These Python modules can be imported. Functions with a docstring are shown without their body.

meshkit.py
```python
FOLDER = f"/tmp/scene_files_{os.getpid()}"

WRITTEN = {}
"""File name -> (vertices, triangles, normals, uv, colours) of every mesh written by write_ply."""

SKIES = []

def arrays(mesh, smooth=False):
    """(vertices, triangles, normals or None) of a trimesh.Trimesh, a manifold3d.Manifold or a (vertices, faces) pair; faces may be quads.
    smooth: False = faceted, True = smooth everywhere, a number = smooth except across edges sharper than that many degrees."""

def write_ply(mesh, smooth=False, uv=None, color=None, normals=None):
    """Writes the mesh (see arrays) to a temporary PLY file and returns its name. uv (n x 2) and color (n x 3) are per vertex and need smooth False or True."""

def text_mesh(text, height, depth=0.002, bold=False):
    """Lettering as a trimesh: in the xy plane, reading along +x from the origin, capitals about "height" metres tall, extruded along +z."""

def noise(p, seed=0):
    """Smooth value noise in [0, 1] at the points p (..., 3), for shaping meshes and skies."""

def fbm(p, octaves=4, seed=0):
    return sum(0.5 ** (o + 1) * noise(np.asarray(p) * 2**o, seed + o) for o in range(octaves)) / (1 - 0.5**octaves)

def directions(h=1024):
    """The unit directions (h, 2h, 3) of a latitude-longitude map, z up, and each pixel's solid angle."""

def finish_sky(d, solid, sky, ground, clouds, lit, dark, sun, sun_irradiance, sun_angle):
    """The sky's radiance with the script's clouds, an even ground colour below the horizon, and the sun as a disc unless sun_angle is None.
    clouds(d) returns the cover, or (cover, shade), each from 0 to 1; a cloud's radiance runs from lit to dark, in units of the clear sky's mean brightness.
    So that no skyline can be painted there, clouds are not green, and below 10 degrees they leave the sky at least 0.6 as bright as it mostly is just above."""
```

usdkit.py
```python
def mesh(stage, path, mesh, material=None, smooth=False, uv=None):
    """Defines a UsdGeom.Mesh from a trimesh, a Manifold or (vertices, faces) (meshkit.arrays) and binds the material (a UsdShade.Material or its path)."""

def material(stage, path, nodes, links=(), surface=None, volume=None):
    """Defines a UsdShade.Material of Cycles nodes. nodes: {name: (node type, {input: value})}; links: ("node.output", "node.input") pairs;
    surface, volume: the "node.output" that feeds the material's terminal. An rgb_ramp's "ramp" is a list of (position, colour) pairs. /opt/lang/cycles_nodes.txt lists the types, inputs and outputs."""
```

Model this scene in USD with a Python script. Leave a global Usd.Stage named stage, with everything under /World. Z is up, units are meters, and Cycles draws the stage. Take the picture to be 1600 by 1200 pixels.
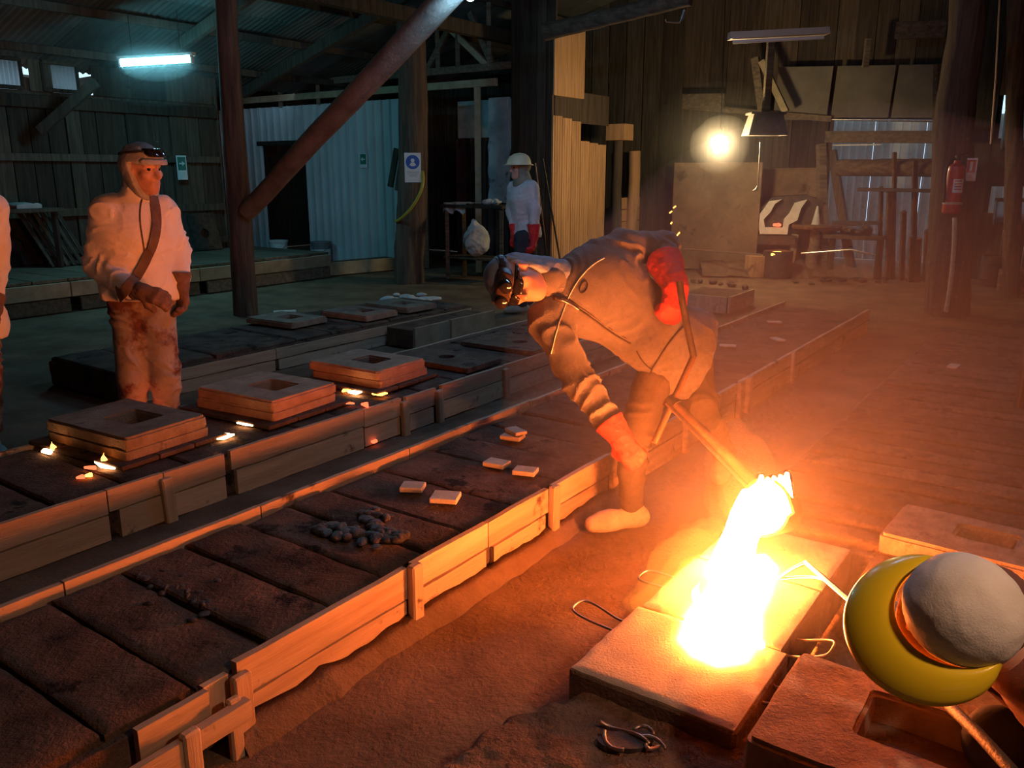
import math, numpy as np, trimesh, usdkit, meshkit
from pxr import Usd, UsdGeom, UsdLux, UsdShade, Sdf, Gf
stage = Usd.Stage.CreateInMemory()
UsdGeom.SetStageUpAxis(stage, UsdGeom.Tokens.z)
UsdGeom.Xform.Define(stage, '/World')

# ------------------------------------------------------------------ camera, sky, exposure
CAM_H, FPX, TILT = 1.55, 1300.0, math.atan(330 / 1300)
cam = UsdGeom.Camera.Define(stage, '/World/camera')
cam.AddTranslateOp().Set(Gf.Vec3d(0, 0, CAM_H))
cam.AddRotateXOp().Set(90 - math.degrees(TILT))
cam.CreateHorizontalApertureAttr(36.0); cam.CreateVerticalApertureAttr(27.0)
cam.CreateFocalLengthAttr(36.0 * FPX / 1600)
cam.CreateClippingRangeAttr(Gf.Vec2f(0.05, 200))
cam.CreateExposureAttr(0.0)
dome = UsdLux.DomeLight.Define(stage, '/World/sky')          # an overcast dusk, seen only through gaps in the walls
dome.CreateColorAttr(Gf.Vec3f(0.42, 0.62, 0.8)); dome.CreateIntensityAttr(0.55)
POUR = 320.0        # radiance scale of the molten iron
BULB, TUBE, HEADLAMP = 260.0, 115.0, 260.0
HAZE = 0.007

# ------------------------------------------------------------------ helpers
_f = np.array([0, math.cos(TILT), -math.sin(TILT)]); _u = np.array([0, math.sin(TILT), math.cos(TILT)]); _r = np.array([1., 0, 0]); _c = np.array([0, 0, CAM_H])
def ray(x, y): return _f + _r * (x - 800) / FPX - _u * (y - 600) / FPX
def G(x, y, z=0.0):
    d = ray(x, y); return _c + d * (z - CAM_H) / d[2]
def D(x, y, Y):
    d = ray(x, y); return _c + d * Y / d[1]
AZ = math.radians(35.0)                                       # the moulding rows run 35 degrees to the right
def W(u, v, z=0.0): return np.array([u * math.sin(AZ) + v * math.cos(AZ), u * math.cos(AZ) - v * math.sin(AZ), z])
RZ = -AZ                                                      # local x = v (across), local y = u (along)
rng = np.random.default_rng(7)
used = {}
def numbered(parent, name):
    k = used.get((parent, name), -1) + 1; used[(parent, name)] = k
    return f'{parent}/{name}' + (f'_{k:03d}' if k else '')
def cat(ms):
    vs, fs, n = [], [], 0
    for v, f in ms:
        v = np.asarray(v, float); f = np.asarray(f, int)
        if f.shape[1] == 4: f = np.vstack([f[:, [0, 1, 2]], f[:, [0, 2, 3]]])
        vs.append(v); fs.append(f + n); n += len(v)
    return np.vstack(vs), np.vstack(fs)
def tm(m): return np.array(m.vertices), np.array(m.faces)
def rotz(v, a, c=(0, 0, 0)):
    c = np.asarray(c, float); v = np.asarray(v, float) - c; s, k = math.sin(a), math.cos(a)
    return np.stack([v[:, 0] * k - v[:, 1] * s, v[:, 0] * s + v[:, 1] * k, v[:, 2]], 1) + c
_hull = {}
def cbox(sx, sy, sz, ch=0.004):
    """a box with chamfered edges, 44 triangles, centred"""
    key = 'b'
    if key not in _hull:
        pts = np.array([[a * (1 - .1 * (k == 0)), b * (1 - .1 * (k == 1)), c * (1 - .1 * (k == 2))] for a in (-1, 1) for b in (-1, 1) for c in (-1, 1) for k in range(3)])
        pts = np.array([[a * (1 - .1 * (k != 0)), b * (1 - .1 * (k != 1)), c * (1 - .1 * (k != 2))] for a in (-1, 1) for b in (-1, 1) for c in (-1, 1) for k in range(3)])
        h = trimesh.convex.convex_hull(pts); _hull[key] = tm(h)
    v, f = _hull[key]; s = np.array([sx, sy, sz]) / 2; ch = min(ch, .45 * min(sx, sy, sz) / 1.0)
    w = np.where(np.abs(v) > .95, np.sign(v) * s, np.sign(v) * (s - ch))
    return w, f
def box(c, s, rz=0.0, ch=0.004, jit=0.0):
    v, f = cbox(*s, ch)
    if jit: v = v + rng.normal(0, jit, v.shape)
    return rotz(v, rz) + np.asarray(c, float), f
def frame(a, b, up=(0, 0, 1)):
    a, b = np.asarray(a, float), np.asarray(b, float); t = b - a; L = np.linalg.norm(t); t = t / L
    up = np.asarray(up, float)
    if abs(t @ up) > .98: up = np.array([0, 1., 0])
    s = np.cross(t, up); s /= np.linalg.norm(s); n = np.cross(s, t)
    return t, s, n, L
def beam(a, b, w, h, up=(0, 0, 1), ch=0.006):
    t, s, n, L = frame(a, b, up); v, f = cbox(L, w, h, ch)
    return (np.asarray(a, float) + np.asarray(b, float)) / 2 + v[:, :1] * t + v[:, 1:2] * -s + v[:, 2:] * n, f
def tube(pts, r, n=10, caps=True):
    p = np.asarray(pts, float); m = len(p); r = np.broadcast_to(r, (m,)).astype(float)
    t = np.gradient(p, axis=0); t /= np.linalg.norm(t, axis=1, keepdims=True) + 1e-12
    a = np.cross(t[0], [0, 0, 1.0]); 
    if np.linalg.norm(a) < .1: a = np.cross(t[0], [0, 1.0, 0])
    A = []
    for k in range(m):
        a = a - t[k] * (a @ t[k]); a /= np.linalg.norm(a) + 1e-12; A.append(a)
    A = np.array(A); B = np.cross(t, A); g = np.arange(n) * 2 * math.pi / n
    v = (p[:, None] + r[:, None, None] * (np.cos(g)[None, :, None] * A[:, None] + np.sin(g)[None, :, None] * B[:, None])).reshape(-1, 3)
    i, j = np.meshgrid(np.arange(m - 1), np.arange(n), indexing='ij')
    q = np.stack([i * n + j, i * n + (j + 1) % n, (i + 1) * n + (j + 1) % n, (i + 1) * n + j], -1).reshape(-1, 4)
    f = np.vstack([q[:, [0, 1, 2]], q[:, [0, 2, 3]]])
    if caps:
        v = np.vstack([v, p[:1], p[-1:]]); k = np.arange(n)
        f = np.vstack([f, np.stack([np.full(n, m * n), (k + 1) % n, k], 1), np.stack([np.full(n, m * n + 1), (m - 1) * n + k, (m - 1) * n + (k + 1) % n], 1)])
    return v, f
def bez(pts, n=16):
    p = np.asarray(pts, float); 
    from scipy.interpolate import CubicSpline
    t = np.r_[0, np.cumsum(np.linalg.norm(np.diff(p, axis=0), axis=1))]
    return CubicSpline(t, p)(np.linspace(0, t[-1], n))
def log(a, b, r0, r1, seed=0, n=16, m=14, rough=.08):
    """a round timber with knots and a slightly crooked line"""
    a, b = np.asarray(a, float), np.asarray(b, float); t = np.linspace(0, 1, m)[:, None]
    p = a + (b - a) * t; r = (r0 + (r1 - r0) * t)
    bend = (meshkit.noise(np.c_[t * 3 + seed, t * 0, t * 0], seed) - .5); p = p + np.c_[bend, meshkit.noise(np.c_[t * 3, t * 0 + seed, t * 0], seed + 5) - .5, bend * 0] * r0 * .5 * np.sin(math.pi * t)
    v, f = tube(p, r[:, 0], n)
    c = np.vstack([np.repeat(p, n, 0), p[:1], p[-1:]]); d = v - c
    k = 1 + rough * 2 * (meshkit.fbm(v * np.array([9, 9, 4]), 3, seed) - .5)
    return c + d * k[:, None], f
def lathe(prof, n=28, c=(0, 0, 0)):
    pr = np.asarray(prof, float); m = len(pr); g = np.arange(n) * 2 * math.pi / n
    v = np.stack([pr[:, :1] * np.cos(g), pr[:, :1] * np.sin(g), np.broadcast_to(pr[:, 1:], (m, n))], -1).reshape(-1, 3) + np.asarray(c, float)
    i, j = np.meshgrid(np.arange(m - 1), np.arange(n), indexing='ij')
    q = np.stack([i * n + j, i * n + (j + 1) % n, (i + 1) * n + (j + 1) % n, (i + 1) * n + j], -1).reshape(-1, 4)
    return v, np.vstack([q[:, [0, 1, 2]], q[:, [0, 2, 3]]])
def prism(poly, z0, z1):
    from shapely.geometry import Polygon
    if hasattr(poly, 'geoms'): return cat([prism(g, z0, z1) for g in poly.geoms])
    m = trimesh.creation.extrude_polygon(poly if hasattr(poly, 'area') else Polygon(poly), z1 - z0, engine='earcut')
    m.apply_translation([0, 0, z0]); return tm(m)
def sheet(w, h, nx, ny, zf):
    """a grid in xy with z = zf(x, y), closed downwards by nothing (thin skins get their own thickness elsewhere)"""
    x, y = np.meshgrid(np.linspace(-w / 2, w / 2, nx), np.linspace(-h / 2, h / 2, ny), indexing='ij')
    v = np.stack([x, y, zf(x, y)], -1).reshape(-1, 3)
    i, j = np.meshgrid(np.arange(nx - 1), np.arange(ny - 1), indexing='ij')
    return v, np.stack([i * ny + j, (i + 1) * ny + j, (i + 1) * ny + j + 1, i * ny + j + 1], -1).reshape(-1, 4)
def slab(sx, sy, sz, nx, ny, amp=.004, freq=9, edge=.012, seed=0, bottom=True):
    """a block of rammed sand: rounded and crumbled edges, uneven top; its top sits at z = 0"""
    x = np.concatenate([[-.5], np.linspace(-.5 + .03, .5 - .03, nx), [.5]]) * sx; y = np.concatenate([[-.5], np.linspace(-.5 + .03, .5 - .03, ny), [.5]]) * sy
    X, Y = np.meshgrid(x, y, indexing='ij')
    o = np.array([seed * 3.7, seed * 1.3, 0])
    Z = amp * 2 * (meshkit.fbm(np.stack([X * freq, Y * freq, X * 0], -1) + o, 4, seed) - .5)
    d = np.minimum(np.minimum(X + sx / 2, sx / 2 - X) , np.minimum(Y + sy / 2, sy / 2 - Y))
    Z = Z - edge * np.clip(1 - d / (edge * 1.3), 0, 1) ** 2 * (.6 + .8 * meshkit.noise(np.stack([X * 30, Y * 30, X * 0], -1), seed))
    nx2, ny2 = len(x), len(y); top = np.stack([X, Y, Z], -1).reshape(-1, 3)
    i, j = np.meshgrid(np.arange(nx2 - 1), np.arange(ny2 - 1), indexing='ij')
    f = [np.stack([i * ny2 + j, (i + 1) * ny2 + j, (i + 1) * ny2 + j + 1, i * ny2 + j + 1], -1).reshape(-1, 4)]
    ring = [a * ny2 for a in range(nx2)] + [(nx2 - 1) * ny2 + b for b in range(1, ny2)] + [a * ny2 + ny2 - 1 for a in range(nx2 - 2, -1, -1)] + [b for b in range(ny2 - 2, 0, -1)]
    ring = np.array(ring); low = top[ring].copy(); low[:, 2] = -sz; k = len(ring); n0 = len(top); idx = np.arange(k)
    f.append(np.stack([ring[idx], n0 + idx, n0 + (idx + 1) % k, ring[(idx + 1) % k]], 1)[:, ::-1][:, [3, 2, 1, 0]][:, ::-1])
    return np.vstack([top, low]), np.vstack(f)
def place(m, c=(0, 0, 0), rz=0.0):
    v, f = m; return rotz(v, rz) + np.asarray(c, float), f
def R3(fwd, up):
    """columns: right, forward, up"""
    u = np.asarray(up, float); u = u / np.linalg.norm(u); f = np.asarray(fwd, float); f = f - u * (f @ u); f /= np.linalg.norm(f)
    return np.stack([np.cross(f, u), f, u], 1)
def xf(m, R, c):
    v, f = m; return np.asarray(v) @ np.asarray(R).T + np.asarray(c, float), f

# ------------------------------------------------------------------ materials
LOOK = '/World/Looks'
UsdGeom.Scope.Define(stage, LOOK)
GR = {'u': ((0, 0, AZ), (14, 1, 14)), 'v': ((0, 0, AZ), (1, 14, 14)), 'z': ((0, 0, 0), (14, 14, 1)), 'x': ((0, 0, 0), (1, 14, 14)), None: ((0, 0, 0), (1, 1, 1))}
def mat(name, c1, c2, scale=8, rough=.85, bump=.25, grain=None, metal=0, spec=.25, vary=.2, fine=60, spots=None, sheen=0, bdist=.01, stops=(.35, .65)):
    rot, sc = GR[grain]
    n = {'g': ('geometry', {}), 'm1': ('mapping', {'rotation': rot}), 'm2': ('mapping', {'scale': sc}), 'n1': ('noise_texture', {'scale': scale / (1 if grain is None else 4), 'detail': 5, 'roughness': .6}),
         'r': ('rgb_ramp', {'ramp': [(0, c1), (stops[0], c1), (stops[1], c2), (1, c2)]}), 'o': ('object_info', {}), 'mr': ('map_range', {'value': .5, 'from_min': 0, 'from_max': 1, 'to_min': 1 - vary, 'to_max': 1 + vary}),
         'cc': ('combine_color', {}), 'mx': ('mix_color', {'blend_type': 'multiply', 'fac': 1.0}), 'n2': ('noise_texture', {'scale': fine, 'detail': 4, 'roughness': .65}),
         'b': ('bump', {'strength': bump, 'distance': bdist}), 'p': ('principled_bsdf', {'roughness': rough, 'metallic': metal, 'specular_ior_level': spec, 'sheen_weight': sheen})}
    l = [('g.position', 'm1.vector'), ('m1.vector', 'm2.vector'), ('m2.vector', 'n1.vector'), ('n1.fac', 'r.fac'), ('o.random', 'mr.value'), ('mr.result', 'cc.r'), ('mr.result', 'cc.g'), ('mr.result', 'cc.b'),
         ('r.color', 'mx.a'), ('cc.color', 'mx.b'), ('n2.fac', 'b.height'), ('b.normal', 'p.normal')]
    l += [(('m2.vector' if grain else 'g.position'), 'n2.vector')]
    last = 'mx.result'
    if spots:
        col, ssc, th = spots
        n['n3'] = ('noise_texture', {'scale': ssc, 'detail': 5, 'roughness': .65}); n['r3'] = ('map_range', {'from_min': th, 'from_max': th + .08, 'to_min': 0, 'to_max': 1, 'clamp': True})
        n['mx3'] = ('mix_color', {'blend_type': 'mix', 'b': col})
        l += [('g.position', 'n3.vector'), ('n3.fac', 'r3.value'), ('r3.result', 'mx3.fac'), (last, 'mx3.a')]; last = 'mx3.result'
    l += [(last, 'p.base_color')]
    return usdkit.material(stage, f'{LOOK}/{name}', n, l, surface='p.BSDF')
def emit(name, col, strength, dark=None):
    if dark is None:
        return usdkit.material(stage, f'{LOOK}/{name}', {'e': ('emission', {'color': col, 'strength': strength})}, [], surface='e.emission')
    n = {'g': ('geometry', {}), 'n': ('noise_texture', {'scale': dark, 'detail': 4}), 'r': ('rgb_ramp', {'ramp': [(0, (0.02, 0.01, 0.01)), (.38, tuple(c * .25 for c in col)), (.5, col), (1, col)]}), 'e': ('emission', {'strength': strength})}
    return usdkit.material(stage, f'{LOOK}/{name}', n, [('g.position', 'n.vector'), ('n.fac', 'r.fac'), ('r.color', 'e.color')], surface='e.emission')
def flat(name, col, rough=.6, metal=0, spec=.4, coat=0):
    return usdkit.material(stage, f'{LOOK}/{name}', {'p': ('principled_bsdf', {'base_color': col, 'roughness': rough, 'metallic': metal, 'specular_ior_level': spec, 'coat_weight': coat})}, [], surface='p.BSDF')
M = {}
M['floor'] = mat('floor_sand', (.13, .092, .062), (.23, .165, .11), 2.2, .95, .55, fine=45, spec=.1, vary=0, bdist=.02)
M['mould'] = mat('mould_sand', (.075, .05, .04), (.17, .115, .085), 5, .93, .8, fine=55, spec=.15, vary=.16, bdist=.015, spots=((.03, .022, .02), 6, .58))
M['mould2'] = mat('mould_sand_pale', (.10, .07, .052), (.20, .14, .10), 5, .93, .8, fine=55, spec=.15, vary=.2, bdist=.015, spots=((.07, .05, .045), 5, .56))
M['pale'] = mat('pale_core_sand', (.42, .35, .26), (.52, .44, .33), 7, .9, .35, fine=120, spec=.2, vary=.05, spots=((.12, .09, .06), 38, .66))
M['plank'] = mat('plank_wood', (.46, .33, .22), (.60, .45, .31), 7, .85, .35, 'u', fine=14, vary=.16, spots=((.10, .06, .04), 5, .62))
M['plankv'] = mat('plank_wood_upright', (.46, .33, .22), (.60, .45, .31), 7, .85, .35, 'z', fine=14, vary=.16, spots=((.10, .06, .04), 7, .64))
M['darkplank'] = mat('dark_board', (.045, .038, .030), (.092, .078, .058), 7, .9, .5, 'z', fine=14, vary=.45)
M['brownplank'] = mat('brown_board', (.06, .046, .035), (.11, .084, .062), 7, .9, .5, 'z', fine=14, vary=.3)
M['beamx'] = mat('beam_timber', (.11, .085, .06), (.21, .165, .115), 7, .9, .5, 'x', fine=14, vary=.3)
M['lightbeam'] = mat('pale_sawn_timber', (.33, .27, .17), (.45, .37, .25), 7, .85, .3, None, fine=40, vary=.12)
M['log'] = mat('weathered_log', (.085, .06, .045), (.19, .135, .095), 6, .92, .8, 'z', fine=9, vary=.1, bdist=.02)
M['logx'] = mat('weathered_log_lying', (.10, .07, .045), (.21, .15, .10), 6, .92, .8, 'x', fine=9, vary=.15, bdist=.02)
M['brace'] = mat('peeled_log', (.17, .115, .085), (.29, .20, .15), 5, .9, .5, None, fine=30, vary=.05)
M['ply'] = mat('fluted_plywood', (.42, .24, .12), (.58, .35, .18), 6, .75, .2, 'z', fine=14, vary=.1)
M['blue'] = mat('galvanised_blue_sheet', (.50, .60, .64), (.60, .70, .74), 1.2, .45, .05, None, metal=.1, spec=.5, vary=.06)
M['roof'] = mat('galvanised_roof_sheet', (.11, .125, .115), (.22, .24, .22), 1.1, .55, .1, None, metal=.4, spec=.5, vary=.35)
M['patchy'] = mat('patchy_whitewash', (.32, .42, .44), (.55, .66, .68), 3, .9, .2, fine=30, vary=.05, spots=((.13, .16, .17), 4, .62))
M['redsheet'] = mat('rusty_red_sheet', (.10, .045, .04), (.15, .07, .06), 3, .7, .1, metal=.2)
M['rustpanel'] = mat('rusty_brown_panel', (.16, .105, .06), (.25, .17, .10), 2.5, .8, .2, vary=.1, spots=((.09, .055, .035), 3, .6))
M['greypanel'] = mat('dusty_grey_panel', (.15, .135, .11), (.21, .19, .155), 2.5, .8, .15, vary=.12)
M['iron'] = mat('dark_iron', (.05, .045, .04), (.10, .08, .065), 14, .6, .3, metal=.6, spec=.5, vary=.15, fine=120)
M['rust'] = mat('rusted_iron', (.11, .06, .035), (.21, .12, .07), 12, .75, .4, metal=.3, vary=.2, fine=120)
M['steel'] = flat('bright_steel', (.55, .5, .45), .3, .95)
M['lining'] = mat('white_refractory', (.62, .60, .54), (.74, .71, .64), 12, .9, .5, vary=.04)
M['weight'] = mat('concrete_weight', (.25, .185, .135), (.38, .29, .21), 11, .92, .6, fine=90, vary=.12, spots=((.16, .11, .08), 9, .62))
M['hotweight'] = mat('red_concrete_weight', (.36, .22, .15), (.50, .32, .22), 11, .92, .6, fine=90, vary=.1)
M['chip'] = mat('pale_core_tile', (.48, .42, .33), (.6, .53, .43), 16, .85, .3, vary=.12)
M['slag'] = mat('black_slag', (.02, .018, .018), (.06, .055, .06), 25, .38, .6, spec=.6, vary=.2, fine=160)
M['wire'] = flat('bent_wire', (.42, .33, .26), .35, .9)
M['ladle'] = mat('scorched_ladle', (.07, .05, .04), (.14, .09, .06), 16, .7, .5, metal=.5, vary=0)
M['iron_melt'] = emit('molten_iron', (1.0, .185, .032), POUR)
M['flame_tongue'] = emit('burning_gas', (1.0, .20, .03), 50.0)
M['ember'] = emit('glowing_spill', (1.0, .26, .04), 9.0)
M['ember_hot'] = emit('white_hot_spill', (1.0, .50, .20), 13.0)
M['ember_low'] = emit('dull_red_glow', (1.0, .13, .05), 2.4)
M['blueflame'] = emit('blue_gas_flame', (.16, .22, 1.0), .8)
M['bulb'] = emit('warm_bulb', (1.0, .72, .36), BULB)
M['bulb_near'] = emit('warm_near_bulb', (1.0, .56, .34), 640.0)
M['tube_over'] = emit('cold_overhead_tube', (.30, .56, 1.0), 75.0)
M['tubelamp'] = emit('cold_tube', (.22, .80, 1.0), TUBE)
M['lamp2'] = emit('blue_white_lamp', (.22, .60, 1.0), HEADLAMP)
M['white_enamel'] = flat('white_enamel', (.7, .7, .66), .45)
M['dull_enamel'] = flat('dusty_enamel', (.55, .47, .36), .5)
M['signwhite'] = flat('sign_white', (.80, .82, .84), .5)
M['signgreen'] = flat('sign_green', (.03, .22, .17), .5)
M['signblue'] = flat('sign_blue', (.03, .12, .50), .5)
M['signgrey'] = flat('sign_grey', (.45, .48, .52), .5)
M['red'] = flat('extinguisher_red', (.55, .035, .025), .35, 0, .5, .4)
M['black'] = flat('black_rubber', (.02, .02, .02), .5)
M['hose'] = flat('dirty_white_hose', (.55, .47, .35), .6)
M['yhose'] = flat('yellow_hose', (.50, .40, .05), .5)
M['bag'] = mat('white_cloth', (.42, .47, .50), (.6, .65, .68), 8, .85, .5, vary=.1, fine=25)
M['pail'] = flat('white_plastic', (.68, .70, .70), .4)
M['greypail'] = flat('grey_plastic', (.16, .19, .20), .45)
# cloth
M['jacket'] = mat('grey_brown_jacket_cloth', (.115, .11, .105), (.17, .165, .155), 5, .85, .45, fine=140, spec=.15, vary=0, sheen=.2)
M['piping'] = flat('pale_piping', (.75, .70, .62), .6)
M['zip'] = flat('dark_zip', (.03, .025, .025), .5)
M['trouser'] = mat('dusty_trouser_cloth', (.075, .06, .05), (.12, .095, .075), 5, .9, .25, fine=220, spec=.1, vary=0)
M['leather'] = mat('pale_leather', (.80, .74, .68), (.88, .83, .78), 6, .8, .2, fine=60, spec=.2, vary=.04)
M['stained'] = mat('stained_work_trousers', (.26, .21, .19), (.36, .32, .30), 4, .9, .2, fine=120, spec=.1, vary=.04, spots=((.14, .06, .045), 3.2, .5))
M['redglove'] = mat('red_leather_glove', (.60, .03, .035), (.75, .06, .05), 12, .7, .4, fine=60, spec=.3, vary=.05)
M['brownglove'] = mat('brown_leather_glove', (.14, .085, .065), (.22, .135, .10), 12, .75, .4, fine=60, vary=.05)
M['skin'] = mat('skin', (.50, .27, .20), (.58, .33, .25), 9, .5, .1, fine=160, spec=.35, vary=0)
M['capblue'] = mat('blue_grey_cap_cloth', (.26, .33, .44), (.34, .42, .54), 7, .85, .2, fine=200, vary=0)
M['capgrey'] = mat('grey_hood_cloth', (.34, .35, .35), (.44, .45, .44), 7, .85, .2, fine=200, vary=0)
M['olive'] = mat('olive_hood_cloth', (.22, .20, .15), (.30, .27, .20), 7, .85, .2, fine=200, vary=0)
M['lens'] = flat('dark_lens', (.012, .012, .015), .08, 0, .8)
M['goggle'] = flat('dark_goggle_frame', (.05, .035, .03), .4)
M['strap'] = mat('brown_leather_strap', (.12, .08, .06), (.18, .12, .09), 12, .6, .2, vary=0)
M['boot'] = mat('dusty_boot', (.40, .33, .26), (.50, .42, .33), 10, .85, .3, vary=.05)
M['yellow'] = flat('yellow_plastic', (.86, .64, .02), .28, 0, .5, .3)
M['paleyellow'] = flat('cream_hard_hat', (.78, .70, .45), .35, 0, .5)
M['capwhite'] = mat('white_cap_cloth', (.62, .58, .53), (.74, .70, .65), 7, .85, .25, fine=200, vary=0)
M['coat'] = mat('pale_grey_coat_cloth', (.50, .54, .57), (.62, .66, .68), 5, .85, .25, fine=200, vary=0)
M['darkcloth'] = mat('dark_red_brown_cloth', (.12, .06, .05), (.18, .09, .075), 7, .9, .2, fine=200, vary=0)
M['navy'] = mat('navy_cloth', (.03, .035, .05), (.05, .055, .075), 7, .9, .2, fine=200, vary=0)
M['bluecloth'] = mat('blue_boot_cloth', (.10, .25, .33), (.14, .32, .4), 7, .9, .2, fine=200, vary=0)
def pane(name):
    n = {'d': ('translucent_bsdf', {'color': (.55, .62, .64)}), 'g': ('diffuse_bsdf', {'color': (.3, .33, .34)}), 'm': ('mix_closure', {'fac': .35})}
    return usdkit.material(stage, f'{LOOK}/{name}', n, [('d.BSDF', 'm.closure1'), ('g.BSDF', 'm.closure2')], surface='m.closure')
M['translucent'] = pane('translucent_sheet')

# ------------------------------------------------------------------ scene writing
def cd(p, label=None, category=None, group=None, kind=None):
    for k, x in (('label', label), ('category', category), ('group', group), ('kind', kind)):
        if x: p.SetCustomDataByKey(k, x)
class T:
    """a thing: an Xform at its base whose children are its parts (given in world coordinates)"""
    def __init__(s, name, label=None, category=None, loc=(0, 0, 0), rz=0.0, group=None, kind=None):
        s.path = numbered('/World', name); x = UsdGeom.Xform.Define(stage, s.path); s.loc = np.asarray(loc, float); s.rz = rz
        x.AddTranslateOp().Set(Gf.Vec3d(*map(float, s.loc))); 
        if rz: x.AddRotateZOp().Set(math.degrees(rz))
        s.prim = x.GetPrim(); cd(s.prim, label, category, group, kind); s.name = name
    def part(s, name, m, mt, label=None, parent=None, smooth=30, kind=None, local=False):
        v, f = m
        if not local:
            v = np.asarray(v, float) - s.loc
            if s.rz: v = rotz(v, -s.rz)
        p = numbered(parent or s.path, name)
        g = usdkit.mesh(stage, p, (v, f), M[mt], smooth=smooth); cd(g.GetPrim(), label, kind=kind)
        return p
def single(name, m, mt, label, category=None, group=None, kind=None, smooth=30):
    v, f = m; v = np.asarray(v, float); loc = np.array([*(v.min(0) + v.max(0))[:2] / 2, v[:, 2].min()])
    p = numbered('/World', name); g = usdkit.mesh(stage, p, (v - loc, f), M[mt], smooth=smooth); g.AddTranslateOp().Set(Gf.Vec3d(*map(float, loc)))
    cd(g.GetPrim(), label, category, group, kind); return p
def copy(src, loc, rz=0.0, label=None, group=None):
    was = src.prim.GetCustomData(); t = T(src.name, label or was['label'], was.get('category'), loc, rz, group or was.get('group'))
    t.prim.GetReferences().AddInternalReference(src.path); t.prim.SetInstanceable(True); return t
def S(name, m, mt, parent=None, smooth=30, label=None):
    """a piece of the setting"""
    p = numbered(parent or '/World', name); g = usdkit.mesh(stage, p, m, M[mt], smooth=smooth)
    if parent is None: cd(g.GetPrim(), label, kind='structure')
    elif label: cd(g.GetPrim(), label)
    return p
# ------------------------------------------------------------------ the setting: floor, walls, roof
def zfloor(x, y):
    p = np.stack([x, y, x * 0], -1)
    return -.028 + .016 * meshkit.fbm(p * 2.3, 4, 1) + .012 * meshkit.fbm(p * 11, 3, 2)
gx = np.r_[np.linspace(-14, -4, 18)[:-1], np.linspace(-4, 4, 150), np.linspace(4, 16, 20)[1:]]; gy = np.r_[np.linspace(-6, .8, 8)[:-1], np.linspace(.8, 8, 150), np.linspace(8, 24, 30)[1:]]
X, Y = np.meshgrid(gx, gy, indexing='ij'); ny = len(gy)
i, j = np.meshgrid(np.arange(len(gx) - 1), np.arange(ny - 1), indexing='ij')
S('floor', (np.stack([X, Y, zfloor(X, Y)], -1).reshape(-1, 3), np.stack([i * ny + j, (i + 1) * ny + j, (i + 1) * ny + j + 1, i * ny + j + 1], -1).reshape(-1, 4)), 'floor', smooth=True, label='trampled brown foundry sand floor')

VL, UB, VP, UR = -11.8, 10.65, -6.7, 14.2           # left wall, blue wall, plywood wall, right back wall
RISE = .30
def zroof(v): return 2.98 + RISE * (v - VL) if v < -3 else 2.98 + RISE * (-3 - VL) - .2 * (v + 3)
def S_group(name, label): return T(name, label, kind='structure')
wl = S_group('wall_left', 'dark timber side wall of upright boards behind the standing worker')
u = 2.2
while u < 8.55:
    w = rng.uniform(.17, .30); z1 = 2.52 + rng.uniform(-.04, .04)
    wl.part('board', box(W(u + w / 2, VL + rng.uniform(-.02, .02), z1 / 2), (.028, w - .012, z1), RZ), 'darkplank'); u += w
wl.part('backing', box(W(4.6, VL - .05, 1.3), (.02, 8.2, 2.6), RZ), 'darkplank'); wl.part('return_board', box(W(8.68, VL - 1.6, 1.5), (3.2, .04, 3.0), RZ), 'darkplank')
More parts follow.
